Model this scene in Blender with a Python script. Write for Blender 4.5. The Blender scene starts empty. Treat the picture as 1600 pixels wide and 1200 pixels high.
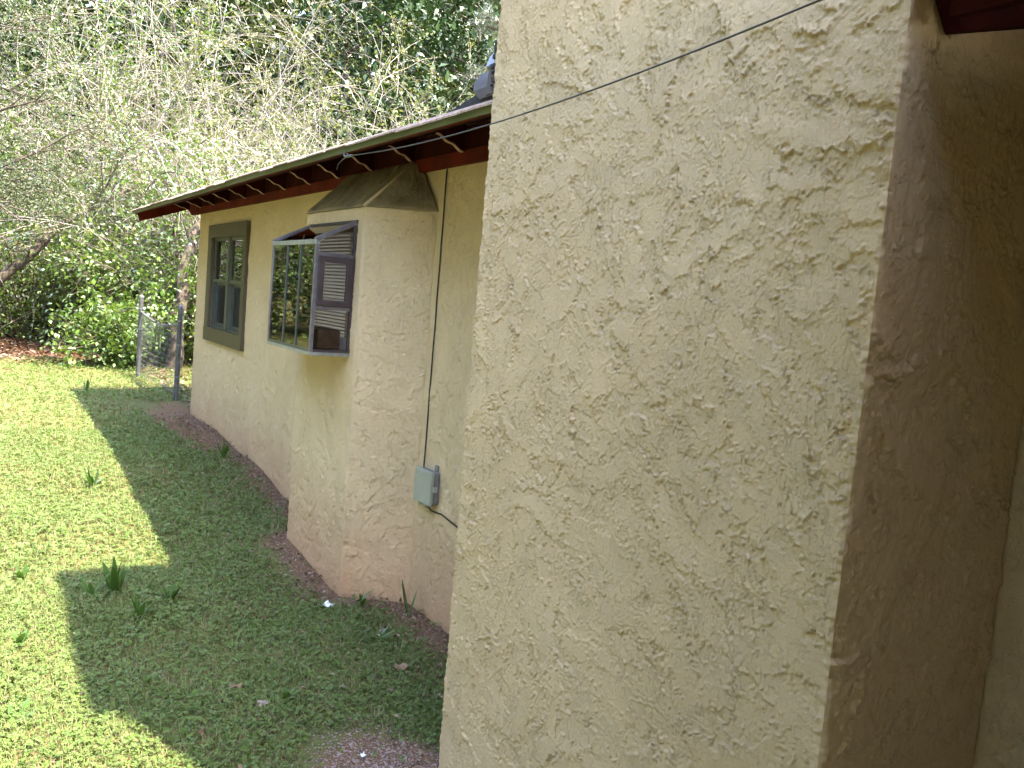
import bpy, math, random
import numpy as np

C = bpy.context.scene.collection
SC = bpy.context.scene
R = math.radians

# ------------------------------------------------------------------ camera
PITCH, ROLL, YAW = R(5.15), R(4.91), R(32.8)
CAM = np.array([-2.3, 0.0, 0.0])
cy, sy, cp, sp = math.cos(YAW), math.sin(YAW), math.cos(PITCH), math.sin(PITCH)
FW = np.array([sy * cp, cy * cp, -sp])
r0 = np.array([cy, -sy, 0.0])
u0 = np.cross(r0, FW)
RT = math.cos(ROLL) * r0 + math.sin(ROLL) * u0
UP = -math.sin(ROLL) * r0 + math.cos(ROLL) * u0
from mathutils import Matrix, Vector
cam_data = bpy.data.cameras.new("camera")
cam_data.sensor_width = 36.0
cam_data.lens = 36.0 * 1350.0 / 1600.0
cam_data.clip_start = 0.05
cam_data.clip_end = 1500.0
cam = bpy.data.objects.new("camera", cam_data)
C.objects.link(cam)
cam.matrix_world = Matrix(((RT[0], UP[0], -FW[0], CAM[0]), (RT[1], UP[1], -FW[1], CAM[1]), (RT[2], UP[2], -FW[2], CAM[2]), (0, 0, 0, 1)))
SC.camera = cam

# ------------------------------------------------------------------ sky, sun, exposure
TO_SUN = Vector((0.203, -0.49, 1.0)).normalized()
SUN_EL = math.asin(TO_SUN.z)
SUN_AZ = math.atan2(TO_SUN.x, TO_SUN.y)
world = bpy.data.worlds.new("World")
SC.world = world
world.use_nodes = True
wn = world.node_tree
wn.nodes.clear()
sky = wn.nodes.new("ShaderNodeTexSky")
sky.sky_type = 'NISHITA'
sky.sun_disc = False
sky.sun_elevation = SUN_EL
sky.sun_rotation = SUN_AZ
bgn = wn.nodes.new("ShaderNodeBackground")
bgn.inputs[1].default_value = 0.15
wo = wn.nodes.new("ShaderNodeOutputWorld")
wn.links.new(sky.outputs[0], bgn.inputs[0])
wn.links.new(bgn.outputs[0], wo.inputs[0])
sl = bpy.data.lights.new("sun", 'SUN')
sl.energy = 2.3
sl.angle = R(0.53)
sl.color = (1.0, 0.955, 0.88)
so = bpy.data.objects.new("sun", sl)
C.objects.link(so)
so.rotation_euler = TO_SUN.to_track_quat('Z', 'Y').to_euler()
vs = SC.view_settings
vs.view_transform = 'Standard'
vs.look = 'None'
vs.exposure = 3.74
vs.use_white_balance = True
vs.white_balance_temperature = 7400
vs.white_balance_tint = 16
vs.gamma = 1.0
SC.cycles.use_denoising = True
SC.cycles.use_adaptive_sampling = True
SC.cycles.adaptive_threshold = 0.025
SC.cycles.max_bounces = 7
SC.cycles.diffuse_bounces = 4
SC.cycles.transparent_max_bounces = 12

# ------------------------------------------------------------------ helpers: objects
def link(name, me, parent=None):
    o = bpy.data.objects.new(name, me)
    C.objects.link(o)
    if parent is not None:
        o.parent = parent
    return o

def tag(o, label=None, cat=None, group=None, kind=None):
    if label: o["label"] = label
    if cat: o["category"] = cat
    if group: o["group"] = group
    if kind: o["kind"] = kind
    return o

def empty(name, loc=(0, 0, 0)):
    o = bpy.data.objects.new(name, None)
    o.empty_display_size = 0.1
    o.location = loc
    C.objects.link(o)
    return o

def np_mesh(name, V, F, mat, smooth=False):
    """V (n,3), F (m,k) fast mesh; F may be a list of arrays"""
    me = bpy.data.meshes.new(name)
    V = np.asarray(V, np.float32)
    Fs = F if isinstance(F, list) else [F]
    loops = np.concatenate([np.asarray(f, np.int32).ravel() for f in Fs])
    tot = np.concatenate([np.full(len(f), np.asarray(f).shape[1], np.int32) for f in Fs])
    start = np.concatenate([[0], np.cumsum(tot)[:-1]]).astype(np.int32)
    me.vertices.add(len(V)); me.vertices.foreach_set("co", V.ravel())
    me.loops.add(len(loops)); me.loops.foreach_set("vertex_index", loops)
    me.polygons.add(len(tot)); me.polygons.foreach_set("loop_start", start); me.polygons.foreach_set("loop_total", tot)
    if smooth:
        me.polygons.foreach_set("use_smooth", np.ones(len(tot), bool))
    me.update(calc_edges=True)
    if mat is not None:
        me.materials.append(mat)
    return me

class MB:
    """collects simple solids, then links them as one mesh"""
    def __init__(s): s.v = []; s.f = []
    def add(s, vs, fs):
        b = len(s.v); s.v += [tuple(map(float, p)) for p in vs]; s.f += [tuple(b + i for i in f) for f in fs]; return s
    def box(s, a, b):
        (x0, y0, z0), (x1, y1, z1) = a, b
        x0, x1 = min(x0, x1), max(x0, x1); y0, y1 = min(y0, y1), max(y0, y1); z0, z1 = min(z0, z1), max(z0, z1)
        return s.add([(x0, y0, z0), (x1, y0, z0), (x1, y1, z0), (x0, y1, z0), (x0, y0, z1), (x1, y0, z1), (x1, y1, z1), (x0, y1, z1)],
                     [(0, 3, 2, 1), (4, 5, 6, 7), (0, 1, 5, 4), (1, 2, 6, 5), (2, 3, 7, 6), (3, 0, 4, 7)])
    def prism(s, poly, axis, a, b):
        """poly of 2-D points extruded along axis from a to b; (x,z) for y, (y,z) for x, (x,y) for z"""
        n = len(poly)
        def p(q, t):
            return (q[0], t, q[1]) if axis == 'y' else ((t, q[0], q[1]) if axis == 'x' else (q[0], q[1], t))
        vs = [p(q, a) for q in poly] + [p(q, b) for q in poly]
        fs = [tuple(range(n))[::-1], tuple(range(n, 2 * n))] + [(i, (i + 1) % n, n + (i + 1) % n, n + i) for i in range(n)]
        return s.add(vs, fs)
    def bar(s, a, b, w, h, up=(0, 0, 1)):
        a, b = Vector(a), Vector(b); d = (b - a).normalized(); u = Vector(up)
        sd = d.cross(u).normalized(); u = sd.cross(d).normalized()
        c = []
        for p in (a, b):
            for i, j in ((-1, -1), (1, -1), (1, 1), (-1, 1)): c.append(p + sd * (w / 2 * i) + u * (h / 2 * j))
        return s.add(c, [(3, 2, 1, 0), (4, 5, 6, 7), (0, 1, 5, 4), (1, 2, 6, 5), (2, 3, 7, 6), (3, 0, 4, 7)])
    def tube(s, pts, rad, n=8):
        V, F = tubes([np.array(pts, float)], [np.full(len(pts), rad) if np.isscalar(rad) else np.array(rad)], n)
        b = len(s.v); s.v += [tuple(map(float, q)) for q in V]; s.f += [tuple(int(i) + b for i in q) for q in F]
        k = len(pts)
        s.f.append(tuple(b + i for i in range(n))[::-1]); s.f.append(tuple(b + (k - 1) * n + i for i in range(n)))
        return s
    def build(s, name, mat, parent=None, bevel=0.0, smooth=False):
        me = bpy.data.meshes.new(name); me.from_pydata(s.v, [], s.f); me.materials.append(mat)
        import bmesh
        bm = bmesh.new(); bm.from_mesh(me); bmesh.ops.recalc_face_normals(bm, faces=bm.faces)
        if bevel > 0:
            bmesh.ops.bevel(bm, geom=list(bm.edges), offset=bevel, segments=2, affect='EDGES', profile=0.6)
        bm.to_mesh(me); bm.free()
        if smooth:
            me.polygons.foreach_set("use_smooth", np.ones(len(me.polygons), bool))
        return link(name, me, parent)

def tubes(polys, rads, n=4):
    Vs, Fs, base = [], [], 0
    ang = np.arange(n) * 2 * math.pi / n
    ca, sa = np.cos(ang), np.sin(ang)
    for P, r in zip(polys, rads):
        k = len(P)
        T = np.gradient(P, axis=0)
        T /= np.linalg.norm(T, axis=1)[:, None] + 1e-9
        ref = np.array([0.0, 0.0, 1.0]) if abs(T[0, 2]) < 0.8 else np.array([1.0, 0.0, 0.0])
        A = np.cross(T, ref); A /= np.linalg.norm(A, axis=1)[:, None] + 1e-9
        B = np.cross(T, A)
        V = P[:, None, :] + (A[:, None, :] * ca[None, :, None] + B[:, None, :] * sa[None, :, None]) * np.asarray(r)[:, None, None]
        Vs.append(V.reshape(-1, 3))
        i = np.arange(k - 1)[:, None] * n; j = np.arange(n)[None, :]; j2 = (j + 1) % n
        Fs.append(np.stack([i + j, i + j2, i + n + j2, i + n + j], -1).reshape(-1, 4) + base)
        base += k * n
    return np.concatenate(Vs), np.concatenate(Fs)

# ------------------------------------------------------------------ helpers: materials
def new_mat(name):
    m = bpy.data.materials.new(name); m.use_nodes = True
    nt = m.node_tree; nt.nodes.clear()
    out = nt.nodes.new("ShaderNodeOutputMaterial")
    return m, nt, out

def nd(nt, t, **kw):
    n = nt.nodes.new(t)
    for k, v in kw.items():
        if k.startswith("i_"):
            n.inputs[k[2:].replace("_", " ")].default_value = v
        else:
            setattr(n, k, v)
    return n

def ramp(nt, fac, stops):
    r = nt.nodes.new("ShaderNodeValToRGB")
    e = r.color_ramp.elements
    while len(e) > 1: e.remove(e[-1])
    e[0].position = stops[0][0]; e[0].color = (*stops[0][1], 1)
    for p, c in stops[1:]:
        q = e.new(p); q.color = (*c, 1)
    nt.links.new(fac, r.inputs[0])
    return r.outputs[0]

def mixc(nt, fac, a, b, mode='MIX'):
    m = nt.nodes.new("ShaderNodeMix"); m.data_type = 'RGBA'; m.blend_type = mode
    for s, v in ((m.inputs[0], fac), (m.inputs[6], a), (m.inputs[7], b)):
        if hasattr(v, "links") or hasattr(v, "is_linked"): nt.links.new(v, s)
        elif isinstance(v, (int, float)): s.default_value = v
        else: s.default_value = (*v, 1)
    return m.outputs[2]

def maths(nt, op, a, b=None, clamp=False):
    m = nt.nodes.new("ShaderNodeMath"); m.operation = op; m.use_clamp = clamp
    for s, v in ((m.inputs[0], a), (m.inputs[1], b)):
        if v is None: continue
        if hasattr(v, "is_linked"): nt.links.new(v, s)
        else: s.default_value = v
    return m.outputs[0]

def noise(nt, vec, scale, detail=4, rough=0.55):
    n = nt.nodes.new("ShaderNodeTexNoise"); n.inputs["Scale"].default_value = scale
    n.inputs["Detail"].default_value = detail; n.inputs["Roughness"].default_value = rough
    if vec is not None: nt.links.new(vec, n.inputs["Vector"])
    return n.outputs[0]

def objco(nt):
    g = nt.nodes.new("ShaderNodeNewGeometry"); return g.outputs["Position"]

def simple(name, col, rough=0.6, var=0.12, scale=9.0, metallic=0.0, bump=0.0, bscale=60.0, spec=0.5):
    m, nt, out = new_mat(name)
    b = nt.nodes.new("ShaderNodeBsdfPrincipled")
    p = objco(nt)
    f = noise(nt, p, scale, 5)
    lo = tuple(max(0, c * (1 - 2.2 * var)) for c in col); hi = tuple(min(1, c * (1 + 2.2 * var)) for c in col)
    nt.links.new(ramp(nt, f, [(0.25, lo), (0.75, hi)]), b.inputs["Base Color"])
    f2 = noise(nt, p, scale * 4, 3)
    nt.links.new(maths(nt, 'ADD', maths(nt, 'MULTIPLY', f2, 0.25), rough - 0.12, True), b.inputs["Roughness"])
    b.inputs["Metallic"].default_value = metallic
    b.inputs["Specular IOR Level"].default_value = spec
    if bump:
        bn = nt.nodes.new("ShaderNodeBump"); bn.inputs["Strength"].default_value = bump; bn.inputs["Distance"].default_value = 0.002
        nt.links.new(noise(nt, p, bscale, 4), bn.inputs["Height"]); nt.links.new(bn.outputs[0], b.inputs["Normal"])
    nt.links.new(b.outputs[0], out.inputs[0])
    return m

def stucco_mat():
    m, nt, out = new_mat("painted_stucco")
    b = nt.nodes.new("ShaderNodeBsdfPrincipled")
    p = objco(nt)
    sep = nt.nodes.new("ShaderNodeSeparateXYZ"); nt.links.new(p, sep.inputs[0])
    big = noise(nt, p, 1.7, 4); mid = noise(nt, p, 11, 5); fine = noise(nt, p, 330, 3, 0.7)
    c = ramp(nt, big, [(0.3, (0.505, 0.379, 0.231)), (0.7, (0.56, 0.427, 0.273))])
    c = mixc(nt, maths(nt, 'MULTIPLY', ramp(nt, mid, [(0.42, (0, 0, 0)), (0.72, (1, 1, 1))]), 0.22), c, (0.37, 0.31, 0.225))
    c = mixc(nt, maths(nt, 'MULTIPLY', ramp(nt, fine, [(0.35, (1, 1, 1)), (0.5, (0, 0, 0))]), 0.16), c, (0.26, 0.215, 0.155))
    # red clay splashed on the foot of the walls by rain, ragged upper limit
    st = noise(nt, p, 2.6, 6, 0.65)
    zz = maths(nt, 'ADD', maths(nt, 'MULTIPLY', maths(nt, 'ADD', sep.outputs[2], 1.72), -1.25), maths(nt, 'MULTIPLY', maths(nt, 'SUBTRACT', st, 0.5), 1.1))
    k = maths(nt, 'ADD', zz, 0.80, True)
    inwall = maths(nt, 'GREATER_THAN', sep.outputs[1], 2.9)   # only the wall beyond the chimney stands in bare clay
    c = mixc(nt, maths(nt, 'MULTIPLY', maths(nt, 'MULTIPLY', k, 0.92), inwall), c, (0.41, 0.24, 0.14))
    nt.links.new(c, b.inputs["Base Color"])
    b.inputs["Roughness"].default_value = 0.78
    b.inputs["Specular IOR Level"].default_value = 0.3
    bn = nt.nodes.new("ShaderNodeBump"); bn.inputs["Strength"].default_value = 0.85; bn.inputs["Distance"].default_value = 0.0022
    h = maths(nt, 'ADD', maths(nt, 'MULTIPLY', noise(nt, p, 420, 3, 0.7), 0.6), noise(nt, p, 130, 4, 0.65))
    # fine crisp trowel edges between the large passes
    mp = nt.nodes.new("ShaderNodeMapping"); mp.inputs["Rotation"].default_value = (0.6, 0.2, 0.3); mp.inputs["Scale"].default_value = (1, 1, 0.45); nt.links.new(p, mp.inputs[0])
    e1 = ramp(nt, noise(nt, mp.outputs[0], 34, 7, 0.68), [(0.495, (0, 0, 0)), (0.515, (1, 1, 1))])
    e2 = ramp(nt, noise(nt, p, 62, 6, 0.66), [(0.545, (0, 0, 0)), (0.565, (1, 1, 1))])
    msk = ramp(nt, noise(nt, p, 4.5, 3), [(0.35, (0.15, 0.15, 0.15)), (0.65, (1, 1, 1))])
    h = maths(nt, 'ADD', h, maths(nt, 'MULTIPLY', maths(nt, 'ADD', maths(nt, 'MULTIPLY', e1, 0.75), maths(nt, 'MULTIPLY', e2, 0.6)), msk))
    nt.links.new(h, bn.inputs["Height"]); nt.links.new(bn.outputs[0], b.inputs["Normal"])
    nt.links.new(b.outputs[0], out.inputs[0])
    return m

def leaf_mat(name, cols, trans=0.35, gloss=0.12, rough=0.45):
    """colour varies leaf by leaf"""
    m, nt, out = new_mat(name)
    g = nt.nodes.new("ShaderNodeNewGeometry")
    n = len(cols)
    c = ramp(nt, g.outputs["Random Per Island"], [(i / max(1, n - 1), cols[i]) for i in range(n)])
    big = noise(nt, g.outputs["Position"], 0.9, 3)
    c = mixc(nt, maths(nt, 'MULTIPLY', big, 0.35), c, tuple(min(1, v * 1.25) for v in cols[0]))
    d = nt.nodes.new("ShaderNodeBsdfDiffuse"); nt.links.new(c, d.inputs[0])
    t = nt.nodes.new("ShaderNodeBsdfTranslucent")
    tc = mixc(nt, 1.0, c, (1.0, 1.0, 0.55), 'MULTIPLY'); nt.links.new(tc, t.inputs[0])
    mx = nt.nodes.new("ShaderNodeMixShader"); mx.inputs[0].default_value = trans
    nt.links.new(d.outputs[0], mx.inputs[1]); nt.links.new(t.outputs[0], mx.inputs[2])
    gl = nt.nodes.new("ShaderNodeBsdfGlossy"); gl.inputs["Roughness"].default_value = rough; gl.inputs[0].default_value = (0.9, 0.95, 0.9, 1)
    fr = nt.nodes.new("ShaderNodeFresnel"); fr.inputs[0].default_value = 1.4
    m2 = nt.nodes.new("ShaderNodeMixShader")
    nt.links.new(maths(nt, 'MULTIPLY', fr.outputs[0], gloss * 2.2, True), m2.inputs[0])
    nt.links.new(mx.outputs[0], m2.inputs[1]); nt.links.new(gl.outputs[0], m2.inputs[2])
    nt.links.new(m2.outputs[0], out.inputs[0])
    return m

def glass_mat(name, tint=(0.93, 0.96, 0.94), ior=1.75):
    m, nt, out = new_mat(name)
    t = nt.nodes.new("ShaderNodeBsdfTransparent"); t.inputs[0].default_value = (*tint, 1)
    g = nt.nodes.new("ShaderNodeBsdfGlossy"); g.inputs["Roughness"].default_value = 0.012
    bn = nt.nodes.new("ShaderNodeBump"); bn.inputs["Strength"].default_value = 0.05; bn.inputs["Distance"].default_value = 0.01
    nt.links.new(noise(nt, objco(nt), 5.0, 2), bn.inputs["Height"]); nt.links.new(bn.outputs[0], g.inputs["Normal"])
    fr = nt.nodes.new("ShaderNodeFresnel"); fr.inputs[0].default_value = ior
    mx = nt.nodes.new("ShaderNodeMixShader"); nt.links.new(fr.outputs[0], mx.inputs[0])
    nt.links.new(t.outputs[0], mx.inputs[1]); nt.links.new(g.outputs[0], mx.inputs[2])
    nt.links.new(mx.outputs[0], out.inputs[0])
    return m

def bark_mat(name, a, b, scale=14):
    m, nt, out = new_mat(name)
    p = objco(nt); mp = nt.nodes.new("ShaderNodeMapping"); mp.inputs["Scale"].default_value = (1, 1, 0.25); nt.links.new(p, mp.inputs[0])
    f = noise(nt, mp.outputs[0], scale, 5)
    bs = nt.nodes.new("ShaderNodeBsdfPrincipled"); bs.inputs["Roughness"].default_value = 0.9
    nt.links.new(ramp(nt, f, [(0.3, a), (0.7, b)]), bs.inputs["Base Color"])
    bn = nt.nodes.new("ShaderNodeBump"); bn.inputs["Strength"].default_value = 0.6; bn.inputs["Distance"].default_value = 0.02
    nt.links.new(f, bn.inputs["Height"]); nt.links.new(bn.outputs[0], bs.inputs["Normal"])
    nt.links.new(bs.outputs[0], out.inputs[0])
    return m

def ground_mat():
    m, nt, out = new_mat("lawn_soil")
    p = objco(nt); sep = nt.nodes.new("ShaderNodeSeparateXYZ"); nt.links.new(p, sep.inputs[0])
    n1 = noise(nt, p, 2.2, 6, 0.6); n2 = noise(nt, p, 38, 5, 0.7); n3 = noise(nt, p, 160, 3, 0.7)
    soil = ramp(nt, n2, [(0.25, (0.085, 0.045, 0.025)), (0.55, (0.17, 0.095, 0.055)), (0.8, (0.27, 0.18, 0.115))])
    thatch = ramp(nt, n3, [(0.3, (0.05, 0.068, 0.018)), (0.7, (0.15, 0.165, 0.06))])
    lawn = mixc(nt, ramp(nt, n1, [(0.38, (0.5, 0.5, 0.5)), (0.6, (0.95, 0.95, 0.95))]), soil, thatch)
    # bare soil close to the wall
    at = nt.nodes.new("ShaderNodeAttribute"); at.attribute_name = "bare"
    n4 = noise(nt, p, 9, 6, 0.65)
    wall = maths(nt, 'MULTIPLY', maths(nt, 'SUBTRACT', maths(nt, 'ADD', at.outputs["Fac"], maths(nt, 'MULTIPLY', maths(nt, 'SUBTRACT', n4, 0.5), 1.3)), 0.35), 3.0, True)
    clay = mixc(nt, maths(nt, 'MULTIPLY', n4, 0.7), soil, (0.17, 0.108, 0.068))
    lawn = mixc(nt, wall, lawn, clay)
    litter = ramp(nt, n2, [(0.2, (0.05, 0.028, 0.016)), (0.5, (0.16, 0.085, 0.05)), (0.85, (0.34, 0.22, 0.15))])
    left = maths(nt, 'MULTIPLY', maths(nt, 'LESS_THAN', sep.outputs[0], -2.3), 200.0)
    far = maths(nt, 'ADD', maths(nt, 'MULTIPLY', maths(nt, 'SUBTRACT', maths(nt, 'SUBTRACT', sep.outputs[1], left), 15.4), 0.8), maths(nt, 'MULTIPLY', maths(nt, 'SUBTRACT', n1, 0.5), 3.0), True)
    c = mixc(nt, far, lawn, litter)
    bs = nt.nodes.new("ShaderNodeBsdfPrincipled"); bs.inputs["Roughness"].default_value = 0.95; bs.inputs["Specular IOR Level"].default_value = 0.15
    nt.links.new(c, bs.inputs["Base Color"])
    bn = nt.nodes.new("ShaderNodeBump"); bn.inputs["Strength"].default_value = 0.9; bn.inputs["Distance"].default_value = 0.02
    nt.links.new(n2, bn.inputs["Height"]); nt.links.new(bn.outputs[0], bs.inputs["Normal"])
    nt.links.new(bs.outputs[0], out.inputs[0])
    return m

M = dict(
    stucco=stucco_mat(),
    hood=simple("dark_hood_stucco", (0.20, 0.152, 0.085), 0.85, 0.22, 7, bump=0.8, bscale=200),  # hood stucco in a darker brown than the walls
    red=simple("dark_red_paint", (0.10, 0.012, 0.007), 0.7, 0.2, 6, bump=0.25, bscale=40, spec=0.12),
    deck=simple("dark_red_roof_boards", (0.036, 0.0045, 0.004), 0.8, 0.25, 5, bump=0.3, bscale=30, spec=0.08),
    bracket=simple("bounce_lit_bracket_edge", (0.34, 0.205, 0.18), 0.6, 0.25, 14),  # pale pink paints in the ground bounce light on bracket undersides
    drip=simple("grey_green_drip_metal", (0.13, 0.16, 0.105), 0.45, 0.12, 5, metallic=0.2),
    shingle=simple("weathered_asphalt_shingle", (0.31, 0.22, 0.17), 0.95, 0.24, 45, bump=0.8, bscale=300),
    trim=simple("olive_brown_trim_paint", (0.062, 0.047, 0.024), 0.55, 0.08, 12, bump=0.15, bscale=90),
    sash=simple("dark_green_sash", (0.045, 0.055, 0.05), 0.4, 0.1, 12),
    muntin=simple("pale_green_mullion", (0.06, 0.065, 0.045), 0.45, 0.1, 12),
    bronze=simple("bronze_aluminium", (0.15, 0.135, 0.145), 0.38, 0.14, 20, metallic=0.45),
    alu=simple("pale_aluminium_edge", (0.27, 0.28, 0.25), 0.4, 0.12, 25, metallic=0.4),
    vent=simple("dark_brown_vent_sash", (0.045, 0.03, 0.032), 0.42, 0.12, 16),
    glass=glass_mat("window_glass", (0.80, 0.84, 0.82), 2.7),
    roofglass=glass_mat("smoked_roof_glass", (0.8, 0.78, 0.76), 1.5),
    sideglass=glass_mat("clear_side_glass", (0.80, 0.80, 0.80), 1.3),
    white=simple("white_jamb_paint", (0.78, 0.74, 0.70), 0.5, 0.06, 8),
    blind=simple("cream_blind_slat", (0.78, 0.76, 0.66), 0.5, 0.05, 10),
    wood=simple("brown_shelf_wood", (0.14, 0.07, 0.038), 0.5, 0.3, 18, bump=0.2, bscale=30),
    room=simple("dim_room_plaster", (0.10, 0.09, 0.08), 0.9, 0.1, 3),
    ubox=simple("grey_green_plastic", (0.27, 0.285, 0.235), 0.5, 0.06, 10),
    uboxd=simple("grey_plastic_side", (0.15, 0.155, 0.16), 0.5, 0.06, 10),
    black=simple("black_cable_sheath", (0.014, 0.013, 0.013), 0.5, 0.1, 30),
    wire=simple("grey_service_wire", (0.045, 0.042, 0.04), 0.5, 0.15, 30),
    galv=simple("galvanised_steel", (0.16, 0.17, 0.17), 0.5, 0.2, 18, metallic=0.5),
    galvd=simple("weathered_post_steel", (0.075, 0.078, 0.078), 0.6, 0.25, 14, metallic=0.3),
    slat=simple("green_privacy_tape", (0.10, 0.13, 0.05), 0.6, 0.15, 20),
    flash=simple("grey_flashing_metal", (0.13, 0.115, 0.13), 0.45, 0.12, 12, metallic=0.5),
    tar=simple("black_roof_tar", (0.02, 0.02, 0.028), 0.7, 0.3, 30, bump=0.8, bscale=60),
    blue=simple("pale_blue_flashing_scrap", (0.34, 0.40, 0.54), 0.4, 0.08, 12),
    bark=bark_mat("grey_brown_bark", (0.033, 0.02475, 0.0176), (0.11, 0.08525, 0.06325)),
    barkpale=bark_mat("pale_branch_bark", (0.07, 0.055, 0.042), (0.27, 0.225, 0.1837)),
    twig=bark_mat("pale_tan_twig", (0.1672, 0.1452, 0.1277), (0.2816, 0.2508, 0.2285), 6),
    leafy=leaf_mat("bright_shrub_leaf", [(0.05408, 0.1243, 0.02134), (0.1172, 0.2104, 0.03842), (0.1892, 0.2773, 0.06404), (0.08111, 0.1626, 0.02989)], 0.35, 0.16, 0.35),
    budleaf=leaf_mat("yellow_green_bud_leaf", [(0.0924, 0.1262, 0.03131), (0.1663, 0.1983, 0.06261), (0.2033, 0.1863, 0.1044), (0.06776, 0.1082, 0.03131)], 0.4, 0.06),
    feather=leaf_mat("grey_green_feathery_leaf", [(0.042, 0.066, 0.03), (0.084, 0.108, 0.051), (0.114, 0.132, 0.072)], 0.3, 0.05),
    magnolia=leaf_mat("dark_glossy_leaf", [(0.01092, 0.02912, 0.01092), (0.0273, 0.0546, 0.0182), (0.0455, 0.07735, 0.0273)], 0.12, 0.03, 0.45),
    farleaf=leaf_mat("dark_wood_leaf", [(0.0171, 0.0342, 0.01224), (0.0399, 0.0627, 0.0204), (0.0798, 0.1026, 0.0357)], 0.2, 0.08),  # dark greens of the far evergreens themselves
    needle=leaf_mat("grey_green_pine_needle", [(0.054, 0.078, 0.048), (0.102, 0.132, 0.084), (0.144, 0.168, 0.12)], 0.2, 0.12, 0.3),
    clover=leaf_mat("clover_leaf", [(0.05981, 0.1146, 0.02674), (0.1088, 0.1776, 0.04345), (0.1631, 0.2291, 0.07353), (0.08156, 0.1432, 0.03342)], 0.35, 0.015),
    grass=leaf_mat("grass_blade", [(0.07971, 0.1247, 0.03359), (0.1655, 0.214, 0.06716), (0.3188, 0.2913, 0.194), (0.1226, 0.1783, 0.05224)], 0.35, 0.015),
    weed=leaf_mat("broad_weed_leaf", [(0.042, 0.098, 0.021), (0.07, 0.133, 0.0315)], 0.35, 0.05, 0.4),
    litter=leaf_mat("dry_brown_leaf", [(0.08, 0.04, 0.024), (0.192, 0.104, 0.064), (0.336, 0.224, 0.16), (0.128, 0.068, 0.04)], 0.15, 0.05),
    gravel=simple("pinkish_gravel", (0.26, 0.20, 0.18), 0.9, 0.3, 60),
    scrap=simple("white_scrap_plastic", (0.75, 0.77, 0.80), 0.5, 0.05, 30),
    ground=ground_mat(),
)

# ------------------------------------------------------------------ noise fields in numpy
def fft_noise(h, w, lo, hi, rng, res):
    """smooth noise with features between lo and hi metres, about -1..1"""
    n = rng.standard_normal((h, w))
    fy = np.fft.fftfreq(h, res)[:, None]; fx = np.fft.rfftfreq(w, res)[None, :]
    k = np.sqrt(fx * fx + fy * fy) + 1e-6
    f = np.exp(-(k * lo) ** 2) * (1 - np.exp(-(k * hi) ** 2)) / k
    a = np.fft.irfft2(np.fft.rfft2(n) * f, s=(h, w))
    return a / (a.std() + 1e-12) * 0.5

def sstep(a, b, x):
    t = np.clip((x - a) / (b - a), 0, 1); return t * t * (3 - 2 * t)

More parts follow.
